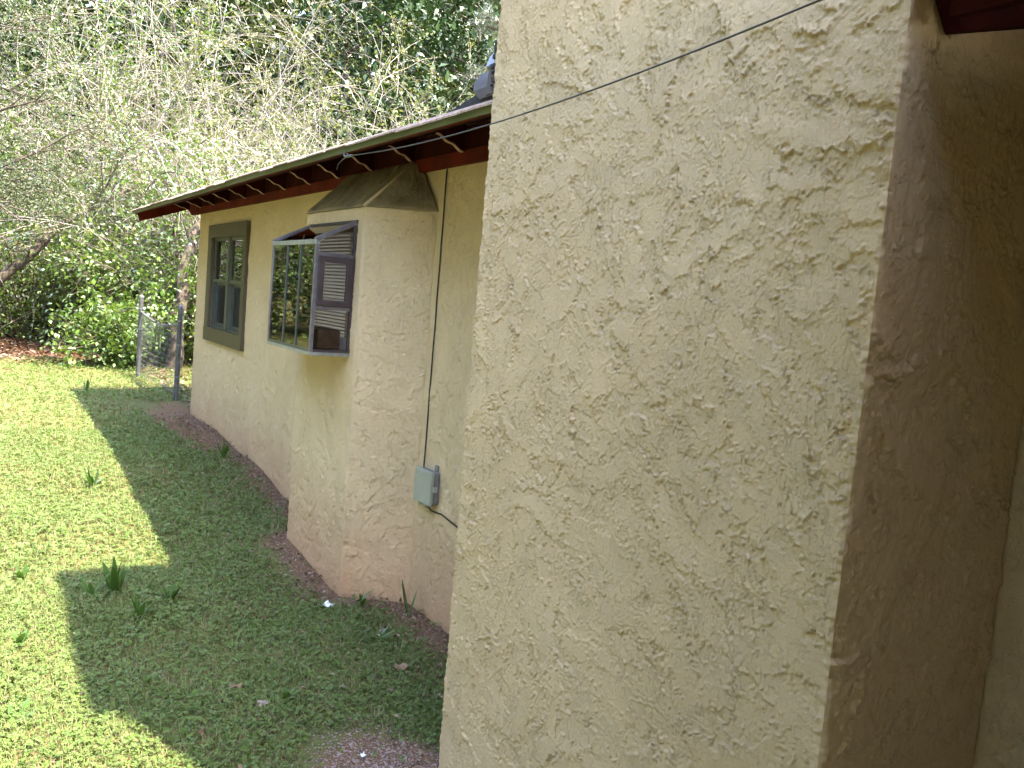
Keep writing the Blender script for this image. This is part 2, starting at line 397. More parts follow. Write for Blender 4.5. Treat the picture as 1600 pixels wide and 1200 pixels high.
def stucco_field(w, h, res, seed, density=190, amp=1.0, vertical=0.0):
    """relief of trowelled stucco: overlapping ragged trowel passes, streaks and grit"""
    amp *= 4.3
    rng = np.random.default_rng(seed)
    nu, nv = int(round(w / res)) + 1, int(round(h / res)) + 1
    H = fft_noise(nv, nu, 0.10, 0.7, rng, res) * 0.0012
    rag = fft_noise(nv + 256, nu + 256, 0.005, 0.03, rng, res)
    rag2 = fft_noise(nv + 256, nu + 256, 0.02, 0.12, rng, res)
    angf = fft_noise(nv, nu, 0.25, 1.5, rng, res) * 2.2
    smooth = sstep(-0.5, 0.6, fft_noise(nv, nu, 0.12, 0.7, rng, res))
    n = int(w * h * density)
    for q in range(n):
        cu, cv = rng.uniform(0, w), rng.uniform(0, h)
        jj, ii = min(nv - 1, int(cv / res)), min(nu - 1, int(cu / res))
        a0 = angf[jj, ii]
        th = a0 + rng.normal(0, 0.38) + (math.pi / 2 if rng.random() < vertical else 0.5)
        L = rng.uniform(0.07, 0.36); Wd = rng.uniform(0.02, 0.10)
        rad = 0.6 * math.hypot(L, Wd) + 0.02
        i0, i1 = max(0, int((cu - rad) / res)), min(nu, int((cu + rad) / res) + 1)
        j0, j1 = max(0, int((cv - rad) / res)), min(nv, int((cv + rad) / res) + 1)
        if i1 - i0 < 3 or j1 - j0 < 3: continue
        X = (np.arange(i0, i1) * res - cu)[None, :]; Y = (np.arange(j0, j1) * res - cv)[:, None]
        u = X * math.cos(th) + Y * math.sin(th); v = -X * math.sin(th) + Y * math.cos(th) + rng.uniform(-3, 3) * u * u
        oi, oj = rng.integers(0, 256), rng.integers(0, 256)
        r1 = rag[j0 + oj:j1 + oj, i0 + oi:i1 + oi]; r2 = rag2[j0 + oj:j1 + oj, i0 + oi:i1 + oi]
        # distance inside the stroke in metres
        e = np.minimum(L / 2 - np.abs(u), Wd / 2 - np.abs(v)) + r1 * 0.007 * rng.uniform(0.2, 1.8) + r2 * 0.014
        m = sstep(0.0, 0.0028, e)
        st = np.sin(v * rng.uniform(200, 520) + r2 * 5 + r1 * 1.5) * max(0.0, rng.uniform(-0.0001, 0.00036)) * np.clip(0.4 + r2 * 1.5, 0, 1)
        sub = H[j0:j1, i0:i1]
        base = np.median(sub)
        k = 0.35 + 0.65 * smooth[jj, ii]
        side = rng.uniform(-1, 1)
        top = base + rng.uniform(-0.0004, 0.0012) * k + (u / L * rng.uniform(-1, 1) + v / Wd * side) * 0.0015 * k + st
        lip = np.exp(-((e - 0.002) / 0.0030) ** 2) * np.clip(r1 + r2 + 0.2, 0, 1) * 0.0009
        H[j0:j1, i0:i1] = sub * (1 - m) + (0.25 * sub + 0.75 * top) * m + lip * m
    # grit dragged by the trowel: elongated crumbs in loose patches
    g = fft_noise(nv, nu, 0.0045, 0.05, rng, res) * 0.7 + fft_noise(nv, nu, 0.012, 0.05, rng, res) * 0.5
    reg = sstep(-0.1, 0.9, fft_noise(nv, nu, 0.06, 0.5, rng, res))
    H += sstep(0.25, 0.75, g) * reg * 0.0007
    H += fft_noise(nv, nu, 0.004, 0.012, rng, res) * 0.00010
    H = (H - np.percentile(H, 3)) * amp
    return np.clip(H, -0.001, 0.024)

def corner_z(z, k=0):
    z = np.asarray(z, float)
    return 0.0019 * (np.sin(37 * z + k) * np.sin(61 * z + 2 * k) + 0.8 * np.sin(143 * z + 1 + k) * np.sin(97 * z) + 0.25 * np.sin(311 * z + k) * np.sin(17 * z)) + 0.002

def relief_grid(o, u, v, nrm, w, h, res, seed, hole=None, taper=0.008, c0=None, c1=None, **kw):
    """grid in the plane o + u*s + v*t pushed out along nrm; returns V, F.  hole(S,T)->bool drops quads"""
    H = stucco_field(w, h, res, seed, **kw)
    nv, nu = H.shape
    s = np.linspace(0, w, nu)[None, :] + np.zeros((nv, 1)); t = np.linspace(0, h, nv)[:, None] + np.zeros((1, nu))
    ed = np.minimum(np.minimum(s, w - s), np.minimum(t, h - t))
    rngj = np.random.default_rng(seed + 5)
    H = H * sstep(0, taper, ed)
    o, u, v, nrm = (np.asarray(q, float) for q in (o, u, v, nrm))
    for cc, dist, sg in ((c0, s, -1.0), (c1, w - s, 1.0)):     # chipped, uneven corners shared by both faces
        if cc is not None:
            q = corner_z(o[2] + t, cc) * (1 - sstep(0, 0.014, dist))
            s = s + sg * q; H = H + q
    V = o + s[..., None] * u + t[..., None] * v + H[..., None] * nrm
    i = np.arange(nv - 1)[:, None] * nu; j = np.arange(nu - 1)[None, :]
    F = np.stack([i + j, i + j + 1, i + j + nu + 1, i + j + nu], -1).reshape(-1, 4)
    if hole is not None:
        sc_ = (s[:-1, :-1] + s[1:, 1:]) / 2; tc_ = (t[:-1, :-1] + t[1:, 1:]) / 2
        F = F[~hole(sc_, tc_).ravel()]
    if np.dot(np.cross(u, v), nrm) < 0:
        F = F[:, ::-1]
    return V.reshape(-1, 3), F

def join(parts):
    Vs, Fs, b = [], [], 0
    for V, F in parts:
        Vs.append(np.asarray(V, float)); Fs.append(np.asarray(F) + b); b += len(V)
    return np.concatenate(Vs), np.concatenate(Fs)

def quad(a, b, c, d):
    return np.array([a, b, c, d], float), np.array([[0, 1, 2, 3]])

# ------------------------------------------------------------------ ground
GY = [-60, 0, 4, 4.5, 6.8, 7.3, 8.2, 10.4, 14, 22, 27, 40, 70, 140, 500]
GZ = [-2.6, -1.93, -1.835, -1.83, -1.735, -1.69, -1.63, -1.575, -1.52, -1.45, -1.2, 2.2, 8, 14, 18]
_rg = np.random.default_rng(3)
_ph = _rg.uniform(0, 6.28, (10, 2)); _kk = _rg.uniform(0.7, 5.0, (10, 2)) * np.sign(_rg.standard_normal((10, 2)))
def gz(x, y):
    x = np.asarray(x, float); y = np.asarray(y, float)
    z = np.interp(y, GY, GZ)
    for k in range(10):
        z = z + 0.006 * np.sin(_kk[k, 0] * x + _ph[k, 0]) * np.sin(_kk[k, 1] * y + _ph[k, 1])
    # the ground mounds a little against the wall foot
    return z + 0.02 * np.exp(-((x - 0.0) / 0.25) ** 2)

xs = np.unique(np.concatenate([[-600, -200, -80, -40, -25], np.arange(-16, -5, 0.5), np.arange(-5, 1.2, 0.06), np.arange(1.5, 14, 0.6), [18, 25, 40, 80, 200, 600]]))
ys = np.unique(np.concatenate([[-600, -200, -60, -25, -10, -5], np.arange(-3, 2, 0.3), np.arange(2, 14, 0.06), np.arange(14, 28, 0.3), np.arange(29, 45, 1.5), [50, 70, 100, 140, 250, 500]]))
XX, YY = np.meshgrid(xs, ys)
ZZ = gz(XX, YY)
nx, ny = len(xs), len(ys)
i = np.arange(ny - 1)[:, None] * nx; j = np.arange(nx - 1)[None, :]
gF = np.stack([i + j, i + j + 1, i + j + nx + 1, i + j + nx], -1).reshape(-1, 4)
ground = link("ground", np_mesh("ground", np.stack([XX, YY, ZZ], -1).reshape(-1, 3), gF, M["ground"], True))
_dw = np.where(YY < 2.832, -0.663, np.where((YY > 4.5) & (YY < 6.075), np.interp(YY, [4.5, 4.785, 5.79, 6.075], [0, -0.33, -0.33, 0]), np.where(YY < 10.5, 0.0, 99.0))) - XX
_bare = np.clip(1.15 - _dw / 0.26, 0, 1) * (_dw > -0.3)
_bare = np.maximum(_bare, np.clip(1.5 - np.hypot((XX + 0.86) / 0.25, (YY - 2.9) / 0.30), 0, 1))
_bare = np.maximum(_bare, np.clip(1.4 - np.hypot((XX + 0.12) / 0.42, (YY - 9.8) / 1.5), 0, 1))
_at = ground.data.attributes.new("bare", 'FLOAT', 'POINT'); _at.data.foreach_set("value", _bare.astype(np.float32).ravel())
tag(ground, kind="structure")

# ------------------------------------------------------------------ house
house = tag(empty("house", (0, 6, -1.7)), "tan stucco house with dark red eaves and a broad stucco chimney", "house")
HL = Vector((0, 6, -1.7))
def hp(o):
    """parent to the house keeping world placement"""
    o.parent = house; o.location = o.location - HL
    return o
def under(o, p):
    o.parent = p
    return o

WB = -2.15      # walls run below ground
FRB = 0.737     # frieze bottom
CHX, CY0, CY1 = -0.663, 1.15, 2.832
BX, BYN, BYF, BI0, BI1, BZ = -0.33, 4.785, 5.79, 4.50, 6.075, 0.50

# chimney: outer face, near return, far return, plain shaft above
zc = 1.16
chim = [relief_grid((CHX, CY0, -1.98), (0, 1, 0), (0, 0, 1), (-1, 0, 0), CY1 - CY0, zc + 1.98, 0.0037, 11, c0=0, c1=3, density=560, amp=1.12),
        relief_grid((CHX, CY0, -1.6), (1, 0, 0), (0, 0, 1), (0, -1, 0), -CHX + 0.0, zc + 1.6, 0.0048, 12, c0=0, density=420, amp=1.4),
        quad((CHX, CY0, -2.1), (0, CY0, -2.1), (0, CY0, -1.6), (CHX, CY0, -1.6)),
        quad((CHX, CY1, -2.1), (CHX, CY0, -2.1), (CHX, CY0, -1.98), (CHX, CY1, -1.98)),
        quad((0.6, CY1, -2.1), (CHX, CY1, -2.1), (CHX, CY1, 3.5), (0.6, CY1, 3.5)),
        quad((CHX, CY1, zc), (CHX, CY0, zc), (CHX, CY0, 3.5), (CHX, CY1, 3.5)),
        quad((CHX, CY0, zc), (0.0, CY0, zc), (0.0, CY0, 3.5), (CHX, CY0, 3.5)),
        quad((0.0, CY0, 0.6), (0.6, CY0, 0.6), (0.6, CY0, 3.5), (0.0, CY0, 3.5)),
        quad((0.6, CY0, 0.6), (0.6, CY1, 0.6), (0.6, CY1, 3.5), (0.6, CY0, 3.5)),
        quad((CHX, CY0, 3.5), (0.6, CY0, 3.5), (0.6, CY1, 3.5), (CHX, CY1, 3.5))]
V, F = join(chim)
ch = tag(hp(link("chimney", np_mesh("chimney", V, F, M["stucco"], True))), "broad tan stucco chimney breast filling the foreground")
cap = MB().box((CHX - 0.05, CY0 - 0.05, 3.503), (0.65, CY1 + 0.05, 3.6)).build("chimney_cap", M["stucco"])
cap.parent = ch

# main wall beyond the chimney (holes: window, bay) and the wall on this side of it
WY0, WY1, WZ0, WZ1 = 8.345, 9.85, -0.652, 0.587
def hole_far(s, t):
    y = s + BI1; z = t + WB + 0.3
    return (y > WY0 + 0.05) & (y < WY1 - 0.05) & (z > WZ0 + 0.05) & (z < WZ1 - 0.05)
wall = [relief_grid((0, CY1, WB + 0.15), (0, 1, 0), (0, 0, 1), (-1, 0, 0), BI0 - CY1 + 0.02, FRB + 0.02 - WB - 0.15, 0.0085, 21, density=300, amp=1.1, vertical=0.5),
        relief_grid((0, BI1 - 0.02, WB + 0.3), (0, 1, 0), (0, 0, 1), (-1, 0, 0), 10.45 - BI1 + 0.02, FRB + 0.02 - WB - 0.3, 0.014, 22, hole=hole_far, density=220, amp=1.2, vertical=0.6),
        relief_grid((0, 0.2, -1.7), (0, 1, 0), (0, 0, 1), (-1, 0, 0), CY0 - 0.2, 2.5, 0.0065, 23, density=300, amp=1.2),
        quad((0, 10.45, WB + 0.3), (0, 10.45, 0.93), (8.4, 10.45, 0.93), (8.4, 10.45, WB)),
        quad((0, 10.45, 0.93), (8.4, 10.45, 0.93), (4.2, 10.45, 2.5), (4.2, 10.45, 2.5)),
        quad((0, 0.2, WB), (0, CY0, WB), (0, CY0, -1.7), (0, 0.2, -1.7)),
        quad((8.4, -6, WB), (8.4, 10.45, WB), (8.4, 10.45, 0.93), (8.4, -6, 0.93)),
        quad((0.012, BI0 - 0.1, 0.45), (0.012, BI1 + 0.1, 0.45), (0.012, BI1 + 0.1, 0.745), (0.012, BI0 - 0.1, 0.745))]
V, F = join(wall)
mw = hp(link("main_wall", np_mesh("main_wall", V, F, M["stucco"], True)))

# window bay with angled sides and sloping hood
GY0, GY1, GZ0, GZF, GZW, GX = 4.87, 5.70, -0.387, 0.272, 0.415, -0.583
def hole_bay(s, t):
    y = s + BYN; z = t - 1.98
    return (y > GY0 + 0.03) & (y < GY1 - 0.03) & (z > GZ0 + 0.02) & (z < GZW - 0.03)
def plane_grid(a, b, top, seed, res, **kw):
    """vertical face between plan points a->b from z=-1.98 to top"""
    a = np.array(a, float); b = np.array(b, float); d = b - a; L = float(np.hypot(*d)); d /= L
    n = np.array([-d[1], d[0], 0.0]); n = n if n[0] < 0 else -n
    return relief_grid((a[0], a[1], -1.98), (d[0], d[1], 0), (0, 0, 1), n, L, top + 1.98, res, seed, **kw)
bay = [plane_grid((BX, BYN), (BX, BYF), BZ, 31, 0.008, hole=hole_bay, c1=5, density=300, amp=1.1),
       plane_grid((0, BI0), (BX, BYN), BZ, 32, 0.0066, density=300, amp=1.2, vertical=0.5),
       quad((BX, BYF, -2.0), (0, BI1, -2.0), (0, BI1, BZ), (BX, BYF, BZ))]
V, F = join(bay)
by = hp(link("window_bay", np_mesh("window_bay", V, F, M["stucco"], True)))
# hood slopes
def slope_grid(p00, p10, p01, p11, nu, nv, seed, res=0.008):
    rng = np.random.default_rng(seed)
    H = stucco_field(nu * res, nv * res, res, seed, density=160, amp=1.2)[:nv, :nu]
    s = np.linspace(0, 1, H.shape[1])[None, :, None]; t = np.linspace(0, 1, H.shape[0])[:, None, None]
    p00, p10, p01, p11 = (np.array(q, float) for q in (p00, p10, p01, p11))
    P = (p00 * (1 - s) + p10 * s) * (1 - t) + (p01 * (1 - s) + p11 * s) * t
    n = np.cross(p10 - p00, p01 - p00); n /= np.linalg.norm(n)
    if n[0] > 0: n = -n
    ed = np.minimum(np.minimum(s, 1 - s), np.minimum(t, 1 - t))[..., 0]
    P = P + (H * sstep(0, 0.03, ed))[..., None] * n
    nv_, nu_ = H.shape
    i = np.arange(nv_ - 1)[:, None] * nu_; j = np.arange(nu_ - 1)[None, :]
    return P.reshape(-1, 3), np.stack([i + j, i + j + 1, i + j + nu_ + 1, i + j + nu_], -1).reshape(-1, 4)
hb = BZ + 0.001
ov = 0.012
TN, TF, TI = (-0.045, 4.80, 0.80), (-0.045, 5.83, 0.80), (0.0, 4.78, 0.80)
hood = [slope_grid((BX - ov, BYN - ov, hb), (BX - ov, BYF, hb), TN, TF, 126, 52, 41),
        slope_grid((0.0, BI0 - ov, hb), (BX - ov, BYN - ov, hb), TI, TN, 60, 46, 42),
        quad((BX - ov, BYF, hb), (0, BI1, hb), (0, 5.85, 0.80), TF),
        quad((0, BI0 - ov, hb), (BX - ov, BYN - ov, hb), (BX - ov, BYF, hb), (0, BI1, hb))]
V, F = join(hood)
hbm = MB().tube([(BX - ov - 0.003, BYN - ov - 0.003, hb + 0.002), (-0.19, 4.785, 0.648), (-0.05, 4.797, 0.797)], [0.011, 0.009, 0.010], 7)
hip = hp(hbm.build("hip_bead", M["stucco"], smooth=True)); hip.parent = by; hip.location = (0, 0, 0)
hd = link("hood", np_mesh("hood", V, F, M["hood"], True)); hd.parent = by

# interior: dim room so that glass looks into a house
ri = MB()
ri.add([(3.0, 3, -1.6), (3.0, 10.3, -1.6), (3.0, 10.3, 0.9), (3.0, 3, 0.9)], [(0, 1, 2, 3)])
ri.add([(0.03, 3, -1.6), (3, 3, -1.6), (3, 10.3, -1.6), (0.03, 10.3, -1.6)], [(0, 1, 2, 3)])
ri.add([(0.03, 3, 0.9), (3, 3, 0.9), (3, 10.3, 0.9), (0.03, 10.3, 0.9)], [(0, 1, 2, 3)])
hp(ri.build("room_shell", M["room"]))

# unseen wing added on this side to block light: the alcove between it and the chimney is what darkens the right of the view
wg = MB().box((-1.72, -5.0, WB), (-0.003, 0.2, 0.66))
wing = hp(wg.build("added_shade_wing", M["stucco"]))

# frieze boards
fr = MB().box((-0.028, CY1 + 0.002, FRB), (-0.003, 10.47, 0.815)).build("frieze_board", M["red"], bevel=0.003); hp(fr)
bk = MB().box((-0.012, CY1 + 0.002, 0.818), (0.004, 10.45, 0.945)).build("eave_blocking", M["deck"]); hp(bk)
ft = MB().prism([(10.472, FRB), (10.80, FRB), (11.02, 0.83), (11.02, 0.86), (10.472, 0.86)], 'x', -0.032, 0.006).build("frieze_tail", M["red"], bevel=0.003); hp(ft)

# roof: decking, fascia, drip edge, shingles
EX, EYF, PIT = -0.58, 11.2, 0.40
def eave_z(y):                                    # the eave line sags slightly to the far end
    return 0.752 - 0.0055 * max(0.0, y - 6.0)
roof = hp(tag(empty("roof"), "low roof with dark red underside and pale shingle edge"))
roof.location = (0, 0, 0); roof.location = Vector((0, 0, 0)) - HL
def rchild(o, p=None):
    o.parent = roof if p is None else p
    return o
# deck boards between brackets (each a panel), far part over the main wall
YB = [2.838] + [4.21 + 0.61 * k for k in range(12)] + [EYF - 0.03]
YB = [YB[0], 3.60] + YB[1:]
for a, b in zip(YB[:-1], YB[1:]):
    z0, z1 = eave_z(a) - 0.022, eave_z(b) - 0.022
    rise = (0.35 - EX) * PIT
    m = MB()
    m.add([(EX, a + .001, z0), (0.35, a + .001, z0 + rise), (0.35, b - .001, z1 + rise), (EX, b - .001, z1),
           (EX, a + .001, z0 + .018), (0.35, a + .001, z0 + rise + .018), (0.35, b - .001, z1 + rise + .018), (EX, b - .001, z1 + .018)],
          [(0, 3, 2, 1), (4, 5, 6, 7), (0, 1, 5, 4), (1, 2, 6, 5), (2, 3, 7, 6), (3, 0, 4, 7)])
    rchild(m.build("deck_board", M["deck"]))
# ogee brackets under the deck at each rafter
def ogee(zend):
    pts = []
    for k in range(17):
        t = k / 16
        x = -0.03 - 0.165 * t
        z = 0.806 + (zend - 0.806) * (t - 0.065 * math.sin(4 * math.pi * t))
        pts.append((x, z))
    return pts
for k in range(11):
    y = 4.82 + 0.61 * k
    if y > EYF - 0.08: break
    zt = lambda x: eave_z(y) - 0.024 + (x - EX) * PIT
    zend = zt(-0.195) - 0.004
    low = ogee(zend)
    top = [(-0.195, zt(-0.195)), (-0.03, zt(-0.03))]
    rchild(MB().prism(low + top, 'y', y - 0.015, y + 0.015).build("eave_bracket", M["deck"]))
    b = rchild(MB().prism(low + [(q[0], q[1] - 0.005) for q in low[::-1]], 'y', y - 0.014, y + 0.014).build("lit_bracket_edge", M["bracket"]))
for y in (4.21, 3.60):
    zt = lambda x: eave_z(y) - 0.024 + (x - EX) * PIT
    low = ogee(zt(-0.195) - 0.004)
    rchild(MB().prism(low + [(-0.195, zt(-0.195)), (-0.03, zt(-0.03))], 'y', y - 0.015, y + 0.015).build("eave_bracket", M["deck"]))
    rchild(MB().prism(low + [(q[0], q[1] - 0.005) for q in low[::-1]], 'y', y - 0.014, y + 0.014).build("lit_bracket_edge", M["bracket"]))
# fascia and drip edge in three lengths, with small gaps where they butt
def strip(name, mat, ya, yb, prof, bevel=0.0):
    m = MB(); n = len(prof)
    vs = [(x, ya, z + eave_z(ya)) for x, z in prof] + [(x, yb, z + eave_z(yb)) for x, z in prof]
    m.add(vs, [tuple(range(n))[::-1], tuple(range(n, 2 * n))] + [(i, (i + 1) % n, n + (i + 1) % n, n + i) for i in range(n)])
    return rchild(m.build(name, mat, bevel=bevel))
for ya, yb in ((2.838, 5.86), (5.865, 8.84), (8.845, EYF)):
    strip("fascia_board", M["red"], ya, yb, [(EX - 0.002, -0.024), (EX - 0.022, -0.024), (EX - 0.022, -0.002), (EX - 0.002, -0.002)])
    strip("drip_edge", M["drip"], ya, yb, [(EX - 0.024, -0.022), (EX - 0.030, -0.026), (EX - 0.034, 0.012), (EX + 0.05, 0.034), (EX + 0.05, 0.030), (EX - 0.0245, 0.006)])
# roof body above the deck (hidden from here, shades the yard)
m = MB()
za = lambda y: eave_z(y) + 0.0
m.add([(0.352, 2.838, 1.125), (4.2, 2.838, 2.60), (4.2, EYF, 2.58), (0.352, EYF, 1.10)], [(0, 1, 2, 3)])
m.add([(4.2, -6, 2.60), (9.0, -6, 0.75), (9.0, EYF, 0.75), (4.2, EYF, 2.58)], [(0, 1, 2, 3)])
m.add([(0.62, -6, 1.11), (4.2, -6, 2.60), (4.2, 2.84, 2.60), (0.62, 2.84, 1.11)], [(0, 1, 2, 3)])
rchild(m.build("roof_slope", M["shingle"]))
# shingles: first three courses as single tabs, worn and slightly drooping over the drip edge
rs = random.Random(5)
for c in range(3):
    y = 2.84 + c * 0.11
    while y < EYF + 0.03:
        L = 0.305
        y2 = min(y + L, EYF + 0.035)
        x0 = EX - 0.062 + c * 0.14 + rs.uniform(-0.006, 0.006)
        x1 = EX + 0.10 + c * 0.14
        zA = lambda yy: eave_z(yy) + 0.036 + c * 0.0045
        dr = rs.uniform(0.004, 0.014) if c == 0 else 0.0
        th = 0.008
        def zz(x, yy): return zA(yy) + (x - EX) * PIT
        xm = x0 + 0.045
        vs = []
        for yy in (y + .002, y2 - .002):
            vs += [(x0, yy, zz(x0, yy) - dr - th), (x0, yy, zz(x0, yy) - dr), (xm, yy, zz(xm, yy)), (x1, yy, zz(x1, yy)), (x1, yy, zz(x1, yy) - 0.004), (xm, yy, zz(xm, yy) - th)]
        n = 6
        m = MB(); m.add(vs, [tuple(range(n))[::-1], tuple(range(n, 2 * n))] + [(i, (i + 1) % n, n + (i + 1) % n, n + i) for i in range(n)])
        rchild(m.build("shingle", M["shingle"]))
        y = y2
# upper roof surface next to the shingle courses
m = MB(); m.add([(EX + 0.3, 2.84, 0.905), (0.36, 2.84, 1.15), (0.36, EYF, 1.12), (EX + 0.3, EYF, 0.875)], [(0, 1, 2, 3)])
rchild(m.build("shingle_field", M["shingle"]))
# barge board along the far gable edge
m = MB()
zb = eave_z(EYF)
m.prism([(-0.53, zb - 0.105), (4.2, zb - 0.105 + 4.73 * 0.385), (4.2, zb + 4.8 * PIT), (-0.565, zb - 0.0)], 'y', EYF - 0.028, EYF)
rchild(m.build("barge_board", M["red"]))

# roof on this side of the chimney: trim board against the chimney, fascia, soffit
m = MB().prism([(-0.545, 0.652), (-0.005, 0.652 + 0.54 * 0.28), (-0.005, 0.93), (-0.63, 0.75)], 'y', 1.105, 1.142)
rchild(m.build("trim_board", M["deck"], bevel=0.003))
m = MB(); m.add([(-0.58, -6, 0.70), (0.62, -6, 1.04), (0.62, 1.104, 1.04), (-0.58, 1.104, 0.70),
                 (-0.58, -6, 0.73), (0.62, -6, 1.10), (0.62, 1.104, 1.10), (-0.58, 1.104, 0.73)],
                [(0, 3, 2, 1), (4, 5, 6, 7), (0, 1, 5, 4), (1, 2, 6, 5), (2, 3, 7, 6), (3, 0, 4, 7)])
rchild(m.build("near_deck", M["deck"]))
m = MB().box((-0.604, -6, 0.665), (-0.582, 1.10, 0.745))
rchild(m.build("near_fascia", M["deck"], bevel=0.002))
m = MB(); m.add([(-0.70, -6, 0.755), (0.62, -6, 1.10), (0.62, 1.145, 1.10), (-0.70, 1.145, 0.755), (-0.70, -6, 0.775), (0.62, -6, 1.125), (0.62, 1.145, 1.125), (-0.70, 1.145, 0.775)],
                [(0, 3, 2, 1), (4, 5, 6, 7), (0, 1, 5, 4), (1, 2, 6, 5), (2, 3, 7, 6), (3, 0, 4, 7)])
rchild(m.build("near_shingles", M["shingle"]))  # overhang widened out of view to keep sun off the chimney return
m = MB(); m.add([(-4.6, -5.6, 0.72), (-0.84, -5.6, 0.87), (-0.84, 1.06, 0.87), (-4.6, 1.06, 0.72), (-4.6, -5.6, 0.80), (-0.84, -5.6, 0.95), (-0.84, 1.06, 0.95), (-4.6, 1.06, 0.80)],
                [(0, 3, 2, 1), (4, 5, 6, 7), (0, 1, 5, 4), (1, 2, 6, 5), (2, 3, 7, 6), (3, 0, 4, 7)])
rchild(m.build("added_shade_roof", M["deck"]))  # roof added out of view to darken the alcove beside the chimney
rchild(MB().box((-4.5, 0.9, -2.05), (-4.38, 1.02, 0.718)).build("added_shade_roof_post", M["red"], bevel=0.004))  # support for the added roof, also out of view

# flashing at the chimney foot of the roof: bent kick-out pan, tar, loose scrap
fl = hp(tag(empty("chimney_flashing"), "bent grey metal kick-out flashing where roof meets chimney")); fl.location = Vector((0, 0, 0)) - HL
pts = []
for k in range(9):
    a = k / 8 * math.pi * 0.55
    pts.append((-0.60 + 0.10 * (1 - math.cos(a)) * 0.4, 3.20 - 0.05 * math.sin(a) * (k / 8), 0.80 + 0.115 * k / 8))
m = MB()
P0 = [(-0.60, 3.05, 0.795), (-0.60, 3.105, 0.835), (-0.59, 3.125, 0.868), (-0.575, 3.10, 0.905)]
P1 = [(-0.60, 2.90, 0.80), (-0.60, 2.90, 0.84), (-0.59, 2.90, 0.87), (-0.575, 2.90, 0.91)]
vs = P0 + P1 + [(x + 0.006, y, z) for x, y, z in P0 + P1]
fs = [(k, k + 1, k + 5, k + 4) for k in range(3)] + [(k + 8, k + 12, k + 13, k + 9) for k in range(3)] + [(0, 8, 9, 1), (1, 9, 10, 2), (2, 10, 11, 3), (3, 11, 15, 7), (0, 4, 12, 8), (4, 5, 13, 12), (5, 6, 14, 13), (6, 7, 15, 14)]
m.add(vs, fs); o = m.build("pan", M["flash"], bevel=0.0); o.parent = fl
m = MB().add([(-0.604, 3.00, 0.802), (-0.604, 2.90, 0.805), (-0.60, 2.90, 0.91), (-0.60, 2.995, 0.905), (-0.596, 3.00, 0.802), (-0.596, 2.90, 0.805), (-0.592, 2.90, 0.91), (-0.592, 2.995, 0.905)],
             [(0, 3, 2, 1), (4, 5, 6, 7), (0, 1, 5, 4), (1, 2, 6, 5), (2, 3, 7, 6), (3, 0, 4, 7)])
o = m.build("side_plate", M["flash"], bevel=0.002); o.parent = fl
for z in (0.832, 0.880):
    o = MB().tube([(-0.609, 2.955, z), (-0.600, 2.955, z)], 0.006, 8).build("rivet", M["tar"]); o.parent = fl
o = MB().prism([(3.36, 0.785), (3.24, 0.80), (3.15, 0.815), (3.06, 0.832), (2.86, 0.845), (2.86, 0.785)], 'x', -0.588, -0.50).build("valley_roofing", M["tar"]); o.parent = fl
m = MB(); rs2 = random.Random(8)
prev = None
for k in range(16):
    z = 0.79 + k * 0.017; w = 0.05 + rs2.uniform(-0.012, 0.024) + (0.02 if 2 < k < 12 else -0.01 * (k > 12))
    m.box((-0.618 + 0.002 * (k % 2), CY1 + 0.004, z), (-0.54, CY1 + 0.03 + w, z + 0.0165))
o = m.build("tar_seal", M["tar"]); o.parent = fl
m = MB().add([(-0.60, 2.92, 0.918), (-0.60, 3.02, 0.914), (-0.59, 3.01, 0.955), (-0.58, 2.95, 0.985), (-0.59, 2.92, 0.918), (-0.59, 3.02, 0.914), (-0.58, 3.01, 0.955), (-0.57, 2.95, 0.985)],
             [(0, 1, 2, 3), (7, 6, 5, 4), (0, 4, 5, 1), (1, 5, 6, 2), (2, 6, 7, 3), (3, 7, 4, 0)])
o = m.build("flashing_scrap", M["blue"]); o.parent = fl

# ------------------------------------------------------------------ far window: two columns of two lights in a flat trim
win = hp(tag(empty("window"), "paired sash window in wide olive brown trim")); win.location = Vector((0, 0, 0)) - HL
def wpart(m, name, mat, p=None, **k):
    o = m.build(name, mat, **k); o.parent = p or win; return o
gt, gb, gl, gr = 0.452, -0.505, 9.70, 8.44
wpart(MB().box((-0.042, WY0, gt), (-0.004, WY1, WZ1)), "head_trim", M["trim"], bevel=0.003)
wpart(MB().box((-0.044, WY0 - 0.01, WZ0), (-0.004, WY1 + 0.01, gb)), "sill_trim", M["trim"], bevel=0.003)
wpart(MB().box((-0.040, WY0, gb), (-0.004, gr, gt)), "side_trim", M["trim"], bevel=0.003)
wpart(MB().box((-0.040, gl, gb), (-0.004, WY1, gt)), "side_trim", M["trim"], bevel=0.003)
wpart(MB().box((-0.018, 9.035, gb), (0.06, 9.095, gt)), "mullion", M["muntin"], bevel=0.002)
wpart(MB().box((-0.002, gr, gb), (0.08, gr + 0.004, gt)).box((-0.002, gl - 0.004, gb), (0.08, gl, gt)).box((-0.002, gr, gt - 0.004), (0.08, gl, gt)).box((-0.002, gr, gb), (0.08, gl, gb + 0.02)), "jamb", M["sash"])
zm = -0.02
